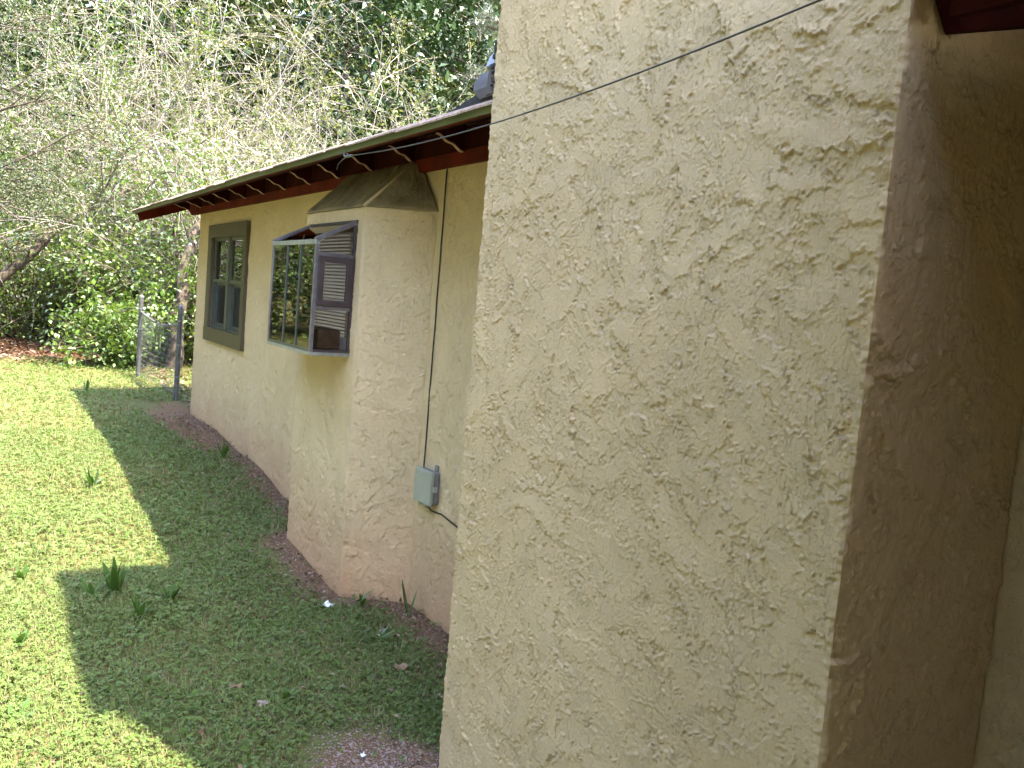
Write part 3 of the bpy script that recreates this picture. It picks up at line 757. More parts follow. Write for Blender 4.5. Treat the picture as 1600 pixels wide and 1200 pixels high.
for ya, yb in ((gr + 0.004, 9.035), (9.095, gl - 0.004)):
    for (z0, z1, x, nm) in ((zm, gt - 0.004, 0.0, "upper_sash"), (gb + 0.02, zm, 0.036, "lower_sash")):
        m = MB(); t = 0.034
        m.box((x, ya, z0), (x + 0.03, ya + t, z1)).box((x, yb - t, z0), (x + 0.03, yb, z1))
        m.box((x, ya + t, z0), (x + 0.03, yb - t, z0 + 0.034)).box((x, ya + t, z1 - 0.03), (x + 0.03, yb - t, z1))
        s = wpart(m, nm, M["sash"] if nm == "lower_sash" else M["muntin"])
        g = MB().box((x + 0.012, ya + t - 0.004, z0 + 0.03), (x + 0.016, yb - t + 0.004, z1 - 0.026)).build("pane", M["glass"]); g.parent = s

# ------------------------------------------------------------------ greenhouse window on the bay
gw = hp(tag(empty("garden_window"), "greenhouse window of dark aluminium with sloped glass roof on the bay")); gw.location = Vector((0, 0, 0)) - HL
def gpart(m, name, mat, p=None, **k):
    o = m.build(name, mat, **k); o.parent = p or gw; return o
XW = BX - 0.003
t = 0.022
gpart(MB().box((GX, GY0, GZ0), (XW, GY1, GZ0 + 0.02)), "base_tray", M["alu"], bevel=0.002)
for y in (GY0, GY1 - t):
    gpart(MB().box((GX, y, GZ0 + 0.02), (GX + t, y + t, GZF)), "corner_post", M["bronze"], bevel=0.002)
    gpart(MB().box((XW - 0.018, y, GZ0 + 0.02), (XW, y + t, GZW - 0.012)), "wall_post", M["vent"], bevel=0.002)
    # sloped rafter
    gpart(MB().bar((GX, y + t / 2, GZF + 0.012), (XW - 0.004, y + t / 2, GZW - 0.004), t + 0.006, 0.026), "roof_rail", M["bronze"], bevel=0.002)
gpart(MB().box((GX - 0.004, GY0 - 0.003, GZF - 0.014), (GX + t, GY1 + 0.003, GZF + 0.014)), "front_head", M["alu"], bevel=0.003)
gpart(MB().box((XW - 0.012, GY0 - 0.004, GZW - 0.012), (XW, GY1 + 0.004, GZW + 0.01)), "wall_head", M["vent"], bevel=0.002)
gpart(MB().box((GX, GY0 + t, GZ0 + 0.02), (GX + 0.016, GY1 - t, GZ0 + 0.036)), "front_sill_rail", M["sash"])
for y in (5.137, 5.385):
    gpart(MB().box((GX, y - 0.008, GZ0 + 0.036), (GX + 0.016, y + 0.008, GZF - 0.014)), "front_bar", M["sash"], bevel=0.001)
for a, b in ((GY0 + t, 5.129), (5.145, 5.377), (5.393, GY1 - t)):
    gpart(MB().box((GX + 0.006, a - 0.002, GZ0 + 0.034), (GX + 0.009, b + 0.002, GZF - 0.012)), "front_pane", M["glass"])
# glass roof
m = MB(); m.add([(GX + 0.012, GY0 + t, GZF + 0.016), (XW - 0.01, GY0 + t, GZW - 0.006), (XW - 0.01, GY1 - t, GZW - 0.006), (GX + 0.012, GY1 - t, GZF + 0.016),
                 (GX + 0.012, GY0 + t, GZF + 0.020), (XW - 0.01, GY0 + t, GZW - 0.002), (XW - 0.01, GY1 - t, GZW - 0.002), (GX + 0.012, GY1 - t, GZF + 0.020)],
                [(0, 3, 2, 1), (4, 5, 6, 7), (0, 1, 5, 4), (1, 2, 6, 5), (2, 3, 7, 6), (3, 0, 4, 7)])
gpart(m, "roof_pane", M["roofglass"])
for side, (ya, yb) in (("near", (GY0, GY0 + t)), ("far", (GY1 - t, GY1))):
    x0, x1 = GX + t, XW - 0.018
    gpart(MB().box((x0, ya, 0.196), (x1, yb, 0.216)), "transom_rail", M["bronze"], bevel=0.002)
    gpart(MB().box((x0, ya, -0.116), (x1, yb, -0.094)), "transom_rail", M["bronze"], bevel=0.002)
    gpart(MB().box((x0, ya, GZ0 + 0.02), (x1, yb, GZ0 + 0.036)), "bottom_rail", M["vent"])
    # opening vent with a broad sash
    yo = ya - 0.012 if side == "near" else ya + 0.012
    a = MB()
    w_ = 0.036
    a.box((x0, yo, -0.094), (x0 + w_, yo + t, 0.196)).box((x1 - w_, yo, -0.094), (x1, yo + t, 0.196))
    a.box((x0 + w_, yo, -0.094), (x1 - w_, yo + t, -0.058)).box((x0 + w_, yo, 0.160), (x1 - w_, yo + t, 0.196))
    vs_ = gpart(a, "vent_sash", M["vent"], bevel=0.003)
    g = MB().box((x0 + w_ - 0.003, yo + 0.009, -0.06), (x1 - w_ + 0.003, yo + 0.012, 0.162)).build("pane", M["sideglass"]); g.parent = vs_
    gpart(MB().box((x0 - 0.002, ya + 0.009, GZ0 + 0.034), (x1 + 0.002, ya + 0.012, -0.114)), "side_pane", M["sideglass"])
    m = MB(); m.prism([(GX + 0.012, 0.214), (x1 + 0.002, 0.214), (x1 + 0.002, GZW - 0.03), (GX + 0.012, GZF - 0.004)], 'y', ya + 0.009, ya + 0.012)
    gpart(m, "side_pane", M["sideglass"])
# inside: white jambs of the wall opening, blinds, a plank on the tray
gpart(MB().box((XW, GY0 + 0.03, GZ0 + 0.02), (-0.06, GY0 + 0.034, GZW - 0.03)).box((XW, GY1 - 0.034, GZ0 + 0.02), (-0.06, GY1 - 0.03, GZW - 0.03)).box((XW, GY0 + 0.03, GZ0 + 0.02), (-0.06, GY1 - 0.03, GZ0 + 0.024)), "jamb_lining", M["white"])
gpart(MB().box((GX + 0.03, GY1 - 0.04, GZ0 + 0.04), (XW - 0.02, GY1 - 0.028, GZF - 0.03)), "end_panel", M["white"])
for k in range(34):
    z = GZ0 + 0.10 + k * 0.0215
    if z > GZW - 0.05: break
    m = MB().bar((-0.285, GY0 + 0.05, z), (-0.285, GY1 - 0.05, z), 0.019, 0.0012, up=(0.5, 0, 1))
    gpart(m, "blind_slat", M["blind"])
for y in (5.02, 5.28, 5.55):
    gpart(MB().box((-0.304, y - 0.0015, GZ0 + 0.08), (-0.302, y + 0.0015, GZW - 0.04)), "blind_cord", M["blind"])
gpart(MB().box((-0.50, GY0 + 0.10, GZ0 + 0.036), (-0.36, GY1 - 0.10, GZ0 + 0.15)), "plank", M["wood"], bevel=0.003)
gpart(MB().box((XW + 0.003, GY0 + 0.035, GZ0 + 0.024), (-0.25, GY1 - 0.035, GZ0 + 0.10)), "inner_sill", M["white"], bevel=0.003)

# ------------------------------------------------------------------ utility box, cables, service wire
ub = tag(empty("utility_box", (0, 4.29, -1.15)), "small grey green plastic utility box screwed to the stucco wall", "utility box")
UO = Vector((0, 4.29, -1.15))
def upart(m, name, mat, **k):
    o = m.build(name, mat, **k); o.parent = ub; o.location = -UO; return o
upart(MB().box((-0.045, 4.215, -1.150), (-0.010, 4.405, -0.968)), "back_shell", M["uboxd"], bevel=0.006)
upart(MB().box((-0.070, 4.208, -1.156), (-0.0455, 4.412, -0.963)), "lid", M["ubox"], bevel=0.007)
upart(MB().box((-0.016, 4.235, -0.97), (-0.008, 4.275, -0.93)), "mounting_lug", M["uboxd"], bevel=0.003)
upart(MB().box((-0.056, 4.196, -1.075), (-0.030, 4.212, -1.045)), "latch", M["ubox"], bevel=0.003)
for y in (4.37, 4.29):
    upart(MB().tube([(-0.038, y, -1.150), (-0.038, y, -1.180)], 0.013, 10), "cable_gland", M["ubox"])
upart(MB().tube([(-0.0715, 4.385, -0.995), (-0.069, 4.385, -0.995)], 0.005, 8), "lid_screw", M["uboxd"])

rc = random.Random(2)
pts = [(-0.012 + rc.uniform(-.002, .002), 4.415 + rc.uniform(-.003, .003), 0.735 - k * (0.735 + 0.96) / 16) for k in range(17)]
pts = [(-0.030, 4.42, 0.80)] + pts + [(-0.02, 4.40, -0.975)]
o = MB().tube(pts, 0.0042, 6).build("drop_cable", M["black"], smooth=True)
tag(o, "thin black cable running straight down the wall into the utility box", "cable")
o = MB().tube([(-0.038, 4.29, -1.165), (-0.028, 4.26, -1.19), (-0.014, 4.19, -1.192), (-0.013, 4.16, -1.188), (-0.012, 4.05, -1.203), (-0.012, 3.94, -1.215), (-0.012, 3.5, -1.30), (-0.012, 2.85, -1.4)], 0.0045, 6).build("outlet_cable", M["black"], smooth=True)
tag(o, "short black cable leaving the bottom of the utility box", "cable")

sw = tag(empty("service_wire", (-0.61, 4.40, 0.71)), "grey service wire strung from the eave hook across the chimney", "wire")
SO = Vector((-0.61, 4.40, 0.71))
pts = []
for k in range(31):
    d_ = k / 30 * 4.83
    pts.append((-0.62 - 0.057 * d_, 4.33 - d_, 0.700 - 0.0737 * d_ + 0.0234 * d_ * d_))
def spart(m, name, mat, **k):
    o = m.build(name, mat, **k); o.parent = sw; o.location = -SO; return o
spart(MB().tube(pts, 0.0027, 6), "wire_span", M["wire"], smooth=True)
hk = [(-0.60, 4.42, 0.735), (-0.615, 4.42, 0.73), (-0.625, 4.41, 0.715), (-0.625, 4.40, 0.70), (-0.62, 4.38, 0.695), (-0.615, 4.37, 0.705), (-0.618, 4.385, 0.715)]
spart(MB().tube(hk, 0.004, 6), "hook", M["galv"], smooth=True)
spart(MB().tube([(-0.62, 4.385, 0.700), (-0.62, 4.31, 0.698)], 0.008, 8), "clamp", M["galv"])
spart(MB().tube([(-0.62, 4.37, 0.70), (-0.618, 4.45, 0.688), (-0.616, 4.51, 0.672), (-0.615, 4.525, 0.645)], 0.003, 5), "wire_tail", M["wire"], smooth=True)

# ------------------------------------------------------------------ chain-link fence behind the corner
fe = tag(empty("chain_link_fence", (0, 11.3, -1.56)), "sagging chain link fence between two steel posts past the house corner", "fence")
FO = Vector((0, 11.3, -1.56))
def fpart(m, name, mat, **k):
    o = m.build(name, mat, **k); o.parent = fe; o.location = -FO; return o
PA = np.array([0.005, 11.3, -1.60]); PB = np.array([-0.085, 13.55, -1.56])
for P, mt in ((PA, M["galvd"]), (PB, M["galvd"])):
    fpart(MB().tube([tuple(P), (P[0], P[1], P[2] + 1.22)], 0.032, 12), "post", mt, smooth=False)
    fpart(MB().tube([(P[0], P[1], P[2] + 1.22), (P[0], P[1], P[2] + 1.245), (P[0], P[1], P[2] + 1.26)], [0.036, 0.034, 0.015], 12), "post_cap", M["galv"])
    for z in (0.35, 0.75, 1.05):
        fpart(MB().tube([(P[0], P[1], P[2] + z), (P[0], P[1], P[2] + z + 0.02)], 0.036, 12), "tension_band", M["galv"])
def sag(t_): return 1.10 - 0.17 * 4 * t_ * (1 - t_)
rail = [tuple(PA * (1 - q) + PB * q + np.array([0, 0, 1.02 - 0.10 * 4 * q * (1 - q) * (1 - 0.3 * q)])) for q in np.linspace(0, 1, 13)]
fpart(MB().tube(rail, 0.017, 8), "top_rail", M["galv"], smooth=True)
polys, rads = [], []
nw = 40
rf = np.random.default_rng(4)
for k in range(nw + 1):
    q0 = k / nw
    top = 1.09 - 0.10 * 4 * q0 * (1 - q0)
    zz_ = np.arange(0.08, top, 0.036)
    q = q0 + np.where(np.arange(len(zz_)) % 2 == 0, 0.5, -0.5) * 1.06 / nw
    P = PA[None, :] * (1 - q[:, None]) + PB[None, :] * q[:, None]
    P[:, 2] += zz_
    P[:, 0] += 0.03 * np.sin(q * 5 + zz_ * 3) + np.where(np.arange(len(zz_)) % 2 == 0, 0.003, -0.003)
    polys.append(P); rads.append(np.full(len(P), 0.0026))
V, F = tubes(polys, rads, 3)
o = link("wire_mesh", np_mesh("wire_mesh", V, F, M["galv"]), fe); o.location = -FO; tag(o, kind="stuff")
for k, q in enumerate((0.44, 0.53)):
    P = PA * (1 - q) + PB * q
    fpart(MB().box((P[0] - 0.012, P[1] - 0.07, P[2] + 0.62 + 0.05 * k), (P[0] - 0.006, P[1] + 0.07, P[2] + 0.98)), "privacy_slat", M["slat"])

# ------------------------------------------------------------------ plants: shared builders
def leaves(P, L, aspect, rng, up=0.3, axis=None, jitter=0.6, fold=0.12):
    """diamond leaves at points P; returns V,F"""
    n = len(P)
    a = rng.standard_normal((n, 3)) if axis is None else axis + rng.standard_normal((n, 3)) * jitter
    a /= np.linalg.norm(a, axis=1)[:, None] + 1e-9
    nr = rng.standard_normal((n, 3)); nr[:, 2] = np.abs(nr[:, 2]) + up * 3
    b = np.cross(nr, a); b /= np.linalg.norm(b, axis=1)[:, None] + 1e-9
    c = np.cross(a, b)
    L = np.broadcast_to(L, (n,))[:, None] * rng.uniform(0.65, 1.25, (n, 1))
    w = L * aspect * 0.5
    V = np.stack([P, P + a * L * 0.45 + b * w + c * L * fold, P + a * L, P + a * L * 0.45 - b * w + c * L * fold], 1).reshape(-1, 3)
    F = np.arange(n * 4).reshape(n, 4)
    return V, F

def arc(p, d, L, n, droop, rng, wob=0.12):
    """a bending shoot: start p, direction d, length L"""
    pts = [np.array(p, float)]; d = np.array(d, float); d /= np.linalg.norm(d) + 1e-9
    st = L / (n - 1)
    for k in range(n - 1):
        d = d + np.array([0, 0, -droop * st]) + rng.normal(0, wob, 3) * 0.5
        d /= np.linalg.norm(d) + 1e-9
        pts.append(pts[-1] + d * st)
    return np.array(pts)

def shrub_skeleton(x, y, h, spread, nst, rng, droop=0.35, subs=8, sub2=3, rbase=0.02, lean=(0, 0), clear=0.15):
    polys, rads, tips = [], [], []
    z0 = float(gz(x, y)) - 0.05
    for s in range(nst):
        a = rng.uniform(0, 2 * math.pi); rr = rng.uniform(0.0, 0.18 + 0.06 * spread)
        d = np.array([math.cos(a) * spread * rng.uniform(0.1, 0.9) + lean[0], math.sin(a) * spread * rng.uniform(0.1, 0.9) + lean[1], rng.uniform(0.9, 1.5)])
        L = h * rng.uniform(0.65, 1.2)
        P = arc((x + rr * math.cos(a), y + rr * math.sin(a), z0), d, L, 9, droop / h * 2, rng, 0.16)
        polys.append(P); rads.append(np.linspace(rbase * rng.uniform(0.6, 1.2), 0.004, 9))
        for k in range(subs):
            t_ = rng.uniform(clear, 1.0); f = t_ * 8; i0 = min(7, int(f)); p = P[i0] + (P[i0 + 1] - P[i0]) * (f - i0)
            dd = (P[i0 + 1] - P[i0]); dd = dd / np.linalg.norm(dd) * 0.7 + rng.normal(0, 0.6, 3) + np.array([0, 0, 0.25])
            Q = arc(p, dd, h * rng.uniform(0.16, 0.42), 6, droop * 0.9, rng, 0.3)
            polys.append(Q); rads.append(np.linspace(0.0075, 0.003, 6))
            for q in range(sub2):
                b0 = rng.integers(1, 5)
                d3 = (Q[b0 + 1] - Q[b0]); d3 = d3 / np.linalg.norm(d3) + rng.normal(0, 0.65, 3)
                S = arc(Q[b0], d3, h * rng.uniform(0.07, 0.2), 4, droop * 1.2, rng, 0.35)
                polys.append(S); rads.append(np.linspace(0.0045, 0.0025, 4))
                tips.append(S)
            tips.append(Q)
    return polys, rads, tips

def make_shrub(name, label, cat, group, x, y, h, spread, nst, seed, per, lsize, lmat, tmat, aspect=0.55, off=0.05, tubesides=3, up=0.3, **kw):
    rng = np.random.default_rng(seed)
    polys, rads, tips = shrub_skeleton(x, y, h, spread, nst, rng, **kw)
    root = tag(empty(name, (x, y, float(gz(x, y)))), label, cat, group)
    V, F = tubes(polys, rads, tubesides)
    o = link("stems", np_mesh("stems", V, F, tmat, True), root); o.location = -root.location
    P = np.concatenate(tips); dirs = np.concatenate([np.gradient(t_, axis=0) for t_ in tips]); dirs /= np.linalg.norm(dirs, axis=1)[:, None] + 1e-9
    idx = rng.integers(0, len(P), int(len(P) * per))
    Q = P[idx] + rng.normal(0, off, (len(idx), 3))
    keep = Q[:, 2] > gz(Q[:, 0], Q[:, 1]) + 0.03
    Q = Q[keep]; idx = idx[keep]
    V, F = leaves(Q, lsize, aspect, rng, up=up, axis=dirs[idx], jitter=0.7)
    o = link("foliage", np_mesh("foliage", V, F, lmat), root); o.location = -root.location
    return root

def make_tree(name, label, cat, group, x, y, h, crown_r, seed, nleaf, lsize, lmat, bmat, aspect=0.4, trunk_r=0.16, low=0.25, lean=(0, 0), nlimb=16, clump=0.45, up=0.4):
    rng = np.random.default_rng(seed)
    z0 = float(gz(x, y)) - 0.1
    root = tag(empty(name, (x, y, z0 + 0.1)), label, cat, group)
    T = arc((x, y, z0), (lean[0], lean[1], 1), h, 10, 0.0, rng, 0.08)
    polys, rads = [T], [np.linspace(trunk_r, 0.02, 10)]
    cl = []
    for k in range(nlimb):
        t_ = rng.uniform(low, 0.98); f = t_ * 9; i0 = min(8, int(f)); p = T[i0] + (T[i0 + 1] - T[i0]) * (f - i0)
        a = rng.uniform(0, 2 * math.pi)
        L = crown_r * rng.uniform(0.6, 1.15) * (1 - 0.45 * t_)
        Q = arc(p, (math.cos(a), math.sin(a), rng.uniform(0.1, 0.7)), L, 7, 0.12, rng, 0.22)
        polys.append(Q); rads.append(np.linspace(trunk_r * 0.4 * (1 - 0.6 * t_), 0.008, 7))
        for q in range(5):
            b0 = rng.integers(2, 6)
            S = arc(Q[b0], rng.normal(0, 0.7, 3) + np.array([math.cos(a), math.sin(a), 0.2]), L * rng.uniform(0.3, 0.6), 5, 0.2, rng, 0.3)
            polys.append(S); rads.append(np.linspace(0.012, 0.004, 5)); cl += [S[2], S[3], S[4]]
    V, F = tubes(polys, rads, 6)
    o = link("trunk", np_mesh("trunk", V, F, bmat, True), root); o.location = -root.location
    cl = np.array(cl)
    idx = rng.integers(0, len(cl), nleaf)
    Q = cl[idx] + rng.normal(0, clump, (nleaf, 3)) * np.array([1, 1, 0.7])
    V, F = leaves(Q, lsize, aspect, rng, up=up)
    o = link("crown", np_mesh("crown", V, F, lmat), root); o.location = -root.location
    return root

# --- far wood closing the view, one mass
rng = np.random.default_rng(77)
n = 60000
Px = rng.uniform(-34, 40, n); Pz = rng.uniform(0, 1, n) ** 0.9
Py = 27.5 + rng.uniform(0, 9, n) + 2.0 * np.sin(Px * 0.5)
top = 15 + 3 * np.sin(Px * 0.7 + 1) + 2 * np.sin(Px * 1.7)
P = np.stack([Px, Py, gz(Px, Py) + Pz * top], -1)
V, F = leaves(P, 0.46, 0.55, rng, up=0.3)
n2 = 22000
Qx = rng.uniform(-60, 70, n2); Qy = 39 + rng.uniform(0, 5, n2)
Q = np.stack([Qx, Qy, gz(Qx, Qy) + rng.uniform(-1, 24, n2)], -1)
V2, F2 = leaves(Q, 2.0, 0.6, rng, up=0.1)
V, F = join([(V, F), (V2, F2)])
tag(link("far_wood", np_mesh("far_wood", V, F, M["farleaf"])), "dark evergreen wood closing the view behind the shrubs", "wood", kind="stuff")

# --- evergreens with large glossy leaves
G1 = "glossy evergreen trees behind the shrubs"
mg = [(6.2, 22.5, 10, 3.6, "tall dark glossy evergreen rising behind the roof beside the chimney"),
      (10.5, 23.5, 11, 3.8, "dark glossy evergreen mostly hidden behind the chimney"),
      (1.4, 25.5, 9, 3.0, "dark glossy evergreen behind the bare twiggy shrubs at the top"),
      (-3.2, 24, 10, 3.4, "dark glossy evergreen standing past the left edge of the lawn"),
      (-8.5, 22, 9, 3.4, "dark glossy evergreen far out across the lawn")]
for k, (x, y, h, r, lb) in enumerate(mg):
    make_tree("evergreen_tree", lb, "tree", G1, x, y, h, r, 200 + k, 9000 if k < 3 else 5500, 0.22, M["magnolia"], M["bark"], 0.42, 0.2, 0.12, nlimb=26, clump=0.5)
G4 = "tall trees along the far side of the yard"
yt = [(-13.5, -9, 11, "yard tree behind the viewer at the far side of the lawn"), (-14.5, -4.5, 12, "second yard tree level with the added wing"), (-13.2, -0.5, 11, "yard tree straight across the lawn from the chimney"),
      (-14.2, 3.6, 12, "yard tree across the lawn from the window bay"), (-13.4, 7.6, 11, "yard tree across the lawn from the far window"), (-14.5, 11.6, 12, "yard tree across the lawn beyond the house corner"),
      (-12.6, 16.2, 11, "yard tree at the far corner of the lawn"), (-17.5, 1.0, 14, "tallest yard tree in the second row"), (-17.5, 8.5, 14, "second row yard tree nearer the wood")]
for k, (x, y, h, lb) in enumerate(yt):
    make_tree("yard_tree", lb, "tree", G4, x, y, h, 4.6, 240 + k, 4200, 0.42, M["leafy"] if k % 3 else M["magnolia"], M["bark"], 0.55, 0.22, 0.08, nlimb=26, clump=0.75)
# --- pine boughs beside the chimney
def make_pine(x, y, h, seed, label):
    rng = np.random.default_rng(seed)
    z0 = float(gz(x, y)) - 0.1
    root = tag(empty("pine_tree", (x, y, z0 + 0.1)), label, "pine", "pines beside the house")
    T = arc((x, y, z0), (0.02, 0, 1), h, 10, 0, rng, 0.04)
    polys, rads, tips = [T], [np.linspace(0.16, 0.03, 10)], []
    for k in range(34):
        t_ = rng.uniform(0.28, 0.98); f = t_ * 9; i0 = min(8, int(f)); p = T[i0] + (T[i0 + 1] - T[i0]) * (f - i0)
        a = rng.uniform(0, 6.28); L = 2.6 * (1.1 - 0.7 * t_)
        Q = arc(p, (math.cos(a), math.sin(a), 0.3), L, 7, 0.05, rng, 0.12)
        polys.append(Q); rads.append(np.linspace(0.03, 0.008, 7))
        for q in range(9):
            b0 = rng.integers(2, 6)
            S = arc(Q[b0], rng.normal(0, 0.5, 3) + np.array([math.cos(a), math.sin(a), 0.5]), rng.uniform(0.25, 0.6), 4, 0.0, rng, 0.2)
            polys.append(S); rads.append(np.linspace(0.008, 0.005, 4)); tips += [S[3], S[2], S[1]]
    V, F = tubes(polys, rads, 5)
    o = link("trunk", np_mesh("trunk", V, F, M["bark"], True), root); o.location = -root.location
    tips = np.array(tips)
    idx = np.repeat(np.arange(len(tips)), 26)
    ax = rng.standard_normal((len(idx), 3)) + np.array([0, 0, 0.5])
    V, F = leaves(tips[idx], 0.17, 0.055, rng, axis=ax, jitter=0.1, fold=0.0)
    o = link("needles", np_mesh("needles", V, F, M["needle"]), root); o.location = -root.location
make_pine(9.0, 18.0, 9.0, 301, "pine with pale grey green needles next to the chimney edge")

# --- feathery grey-green tree at the left edge, leaning trunk, dark trunk behind the fence
make_tree("feathery_tree", "grey green feathery tree at the top left corner", "tree", None, -2.35, 15.2, 6.8, 2.3, 320, 20000, 0.065, M["feather"], M["bark"], 0.3, 0.09, 0.3, nlimb=30, clump=0.28, up=0.1)
def leaning(name, label, pts, r0, r1, seed, mat, nsub=7):
    rng = np.random.default_rng(seed)
    P = np.array(pts, float)
    tt = np.linspace(0, len(P) - 1, 14)
    Q = np.stack([np.interp(tt, np.arange(len(P)), P[:, k]) for k in range(3)], -1) + rng.normal(0, 0.025, (14, 3))
    polys, rads = [Q], [np.linspace(r0, r1, 14)]
    for k in range(nsub):
        i0 = rng.integers(4, 13)
        S = arc(Q[i0], rng.normal(0, 0.6, 3) + np.array([0.2, 0, 0.8]), rng.uniform(0.8, 2.2), 7, 0.1, rng, 0.25)
        polys.append(S); rads.append(np.linspace(r1 * 0.5, 0.006, 7))
        for q in range(4):
            b0 = rng.integers(2, 6)
            S2 = arc(S[b0], rng.normal(0, 0.7, 3) + np.array([0, 0, 0.3]), rng.uniform(0.4, 1.0), 5, 0.2, rng, 0.3)
            polys.append(S2); rads.append(np.linspace(0.012, 0.004, 5))
    V, F = tubes(polys, rads, 8)
    root = tag(empty(name, tuple(P[0])), label, "tree")
    o = link("trunk", np_mesh("trunk", V, F, mat, True), root); o.location = -root.location
    ends = np.concatenate(polys[1:]); idx = rng.integers(0, len(ends), 900)
    V, F = leaves(ends[idx] + rng.normal(0, 0.12, (900, 3)), 0.075, 0.55, rng)
    o = link("crown", np_mesh("crown", V, F, M["leafy"]), root); o.location = -root.location
zt = lambda x, y: float(gz(x, y)) - 0.05
leaning("leaning_tree", "thick pale trunk leaning diagonally through the shrubs at left", [(-2.9, 16.9, zt(-2.9, 16.9)), (-1.95, 16.9, -0.45), (-1.3, 16.95, 0.2), (-0.9, 17.0, 0.7), (-0.4, 17.05, 1.05), (0.2, 17.4, 1.5)], 0.115, 0.03, 330, M["bark"])
leaning("dark_trunk_tree", "dark upright trunk behind the chain link fence", [(0.65, 14.9, zt(.65, 14.9)), (0.70, 14.9, -0.8), (0.76, 15.0, 0.1), (0.9, 15.1, 0.7), (1.3, 15.4, 1.4), (2.0, 15.6, 2.2)], 0.14, 0.035, 331, M["bark"])
leaning("fallen_branch", "bare grey branch lying across the litter under the shrubs", [(-0.55, 17.6, -1.2), (-0.3, 17.4, -1.33), (0.1, 17.2, -1.42), (0.5, 17.1, -1.47)], 0.05, 0.02, 332, M["barkpale"], 1)

# --- twiggy shrubs, pale bare shoots with small new leaves
G2 = "pale twiggy shrubs behind the house"
tw = [(0.3, 18.6, 4.6, 0.8, "twiggy shrub in the upper left between the feathery tree and the roof"),
      (1.5, 17.4, 5.2, 0.9, "tall bare twiggy shrub arching above the far roof corner"),
      (2.6, 18.3, 5.4, 0.9, "pale twiggy shrub above the middle of the far eave"),
      (3.9, 17.2, 5.0, 0.95, "spreading twiggy shrub above the window bay"),
      (5.2, 18.2, 5.4, 0.9, "dense pale twiggy shrub above the greenhouse window end of the eave"),
      (6.4, 19.2, 4.8, 0.9, "low pale twiggy shrub just left of the chimney flashing"),
      (3.2, 20.4, 7.4, 0.7, "tallest twiggy shrub reaching the top edge of the picture"),
      (5.0, 20.8, 7.2, 0.7, "tall twiggy shrub in front of the dark evergreen leaves"),
      (0.9, 20.6, 7.0, 0.75, "tall half leafy shrub left of centre at the top edge"),
      (-0.9, 19.6, 6.4, 0.75, "tall half leafy shrub behind the feathery tree"),
      (2.4, 22.0, 9.5, 0.6, "very tall pale shrub filling the top of the view left of centre"),
      (0.0, 22.2, 9.5, 0.6, "very tall yellow green shrub at the top left behind the others"),
      (4.3, 22.4, 9.0, 0.6, "very tall pale shrub at the top just left of the dark evergreen"),
      (2.0, 15.6, 3.9, 0.8, "twiggy shrub whose stems rise directly behind the far roof edge"),
      (4.6, 15.4, 4.2, 0.8, "fan of pale branches right behind the middle of the roof")]
for k, (x, y, h, s, lb) in enumerate(tw):
    big = k in (8, 9, 0)
    make_shrub("twiggy_shrub", lb, "shrub", G2, x, y, h, s, 15, 400 + k, 4.4 if big or x < 1.2 else (4.6 if y > 20 else 2.4), 0.07, M["leafy"] if k == 9 else M["budleaf"], M["twig"], 0.5, 0.05, subs=11, sub2=3, rbase=0.028, droop=0.45)

# --- leafy shrubs with small glossy leaves
G3 = "leafy green shrubs along the back of the lawn"
lf = [(-1.3, 19.6, 2.9, 0.9, 14, 3.4, "low leafy shrub at the left edge behind the lawn"),
      (-0.35, 19.2, 3.1, 0.9, 15, 3.6, "bright leafy shrub under the leaning trunk"),
      (0.45, 17.4, 2.5, 0.85, 16, 3.8, "rounded leafy shrub left of the nearer fence post"),
      (0.75, 17.2, 2.9, 0.8, 14, 3.4, "leafy shrub reaching up behind the sagging fence"),
      (1.2, 15.8, 2.6, 0.75, 12, 3.0, "leafy shrub between the fence and the house corner"),
      (0.1, 15.3, 1.3, 0.8, 12, 3.2, "small leafy shrub overhanging the lawn at the far fence post"),
      (1.7, 18.2, 3.2, 0.8, 12, 3.0, "taller leafy shrub under the far roof corner"),
      (-0.9, 19.5, 3.6, 0.8, 12, 3.0, "tall leafy shrub in the shade behind the leaning trunk"),
      (-2.9, 20.6, 3.4, 0.9, 14, 3.2, "bright leafy shrub standing alone on the lawn past the left edge"),
      (-3.6, 22.6, 4.4, 0.8, 14, 3.2, "tall leafy shrub at the end of the left lawn"),
      (-5.2, 24.6, 4.6, 0.9, 14, 2.4, "dense leafy shrub at the far end of the left lawn"),
      (-7.4, 24.8, 4.8, 0.9, 14, 2.4, "second dense leafy shrub at the far end of the left lawn"),
      (-3.9, 25.5, 4.2, 0.9, 11, 2.4, "leafy shrub past the left side of the lawn"),
      (-6.4, 26.2, 4.6, 0.9, 11, 2.4, "broad leafy shrub farther along the left of the lawn"),
      (-9.2, 24.0, 4.4, 0.9, 10, 2.2, "leafy shrub far out on the left of the yard"),
      (-10.5, 14.5, 3.6, 0.9, 10, 2.2, "outermost leafy shrub across the yard")]
for k, (x, y, h, s, ns, per, lb) in enumerate(lf):
    make_shrub("leafy_shrub", lb, "shrub", G3, x, y, h, s, ns, 500 + k, per * 0.72, 0.085 if k < 8 else 0.12, M["leafy"], M["bark"], 0.6, 0.10, subs=10, sub2=3, rbase=0.02, droop=0.4, clear=0.05, up=0.45)

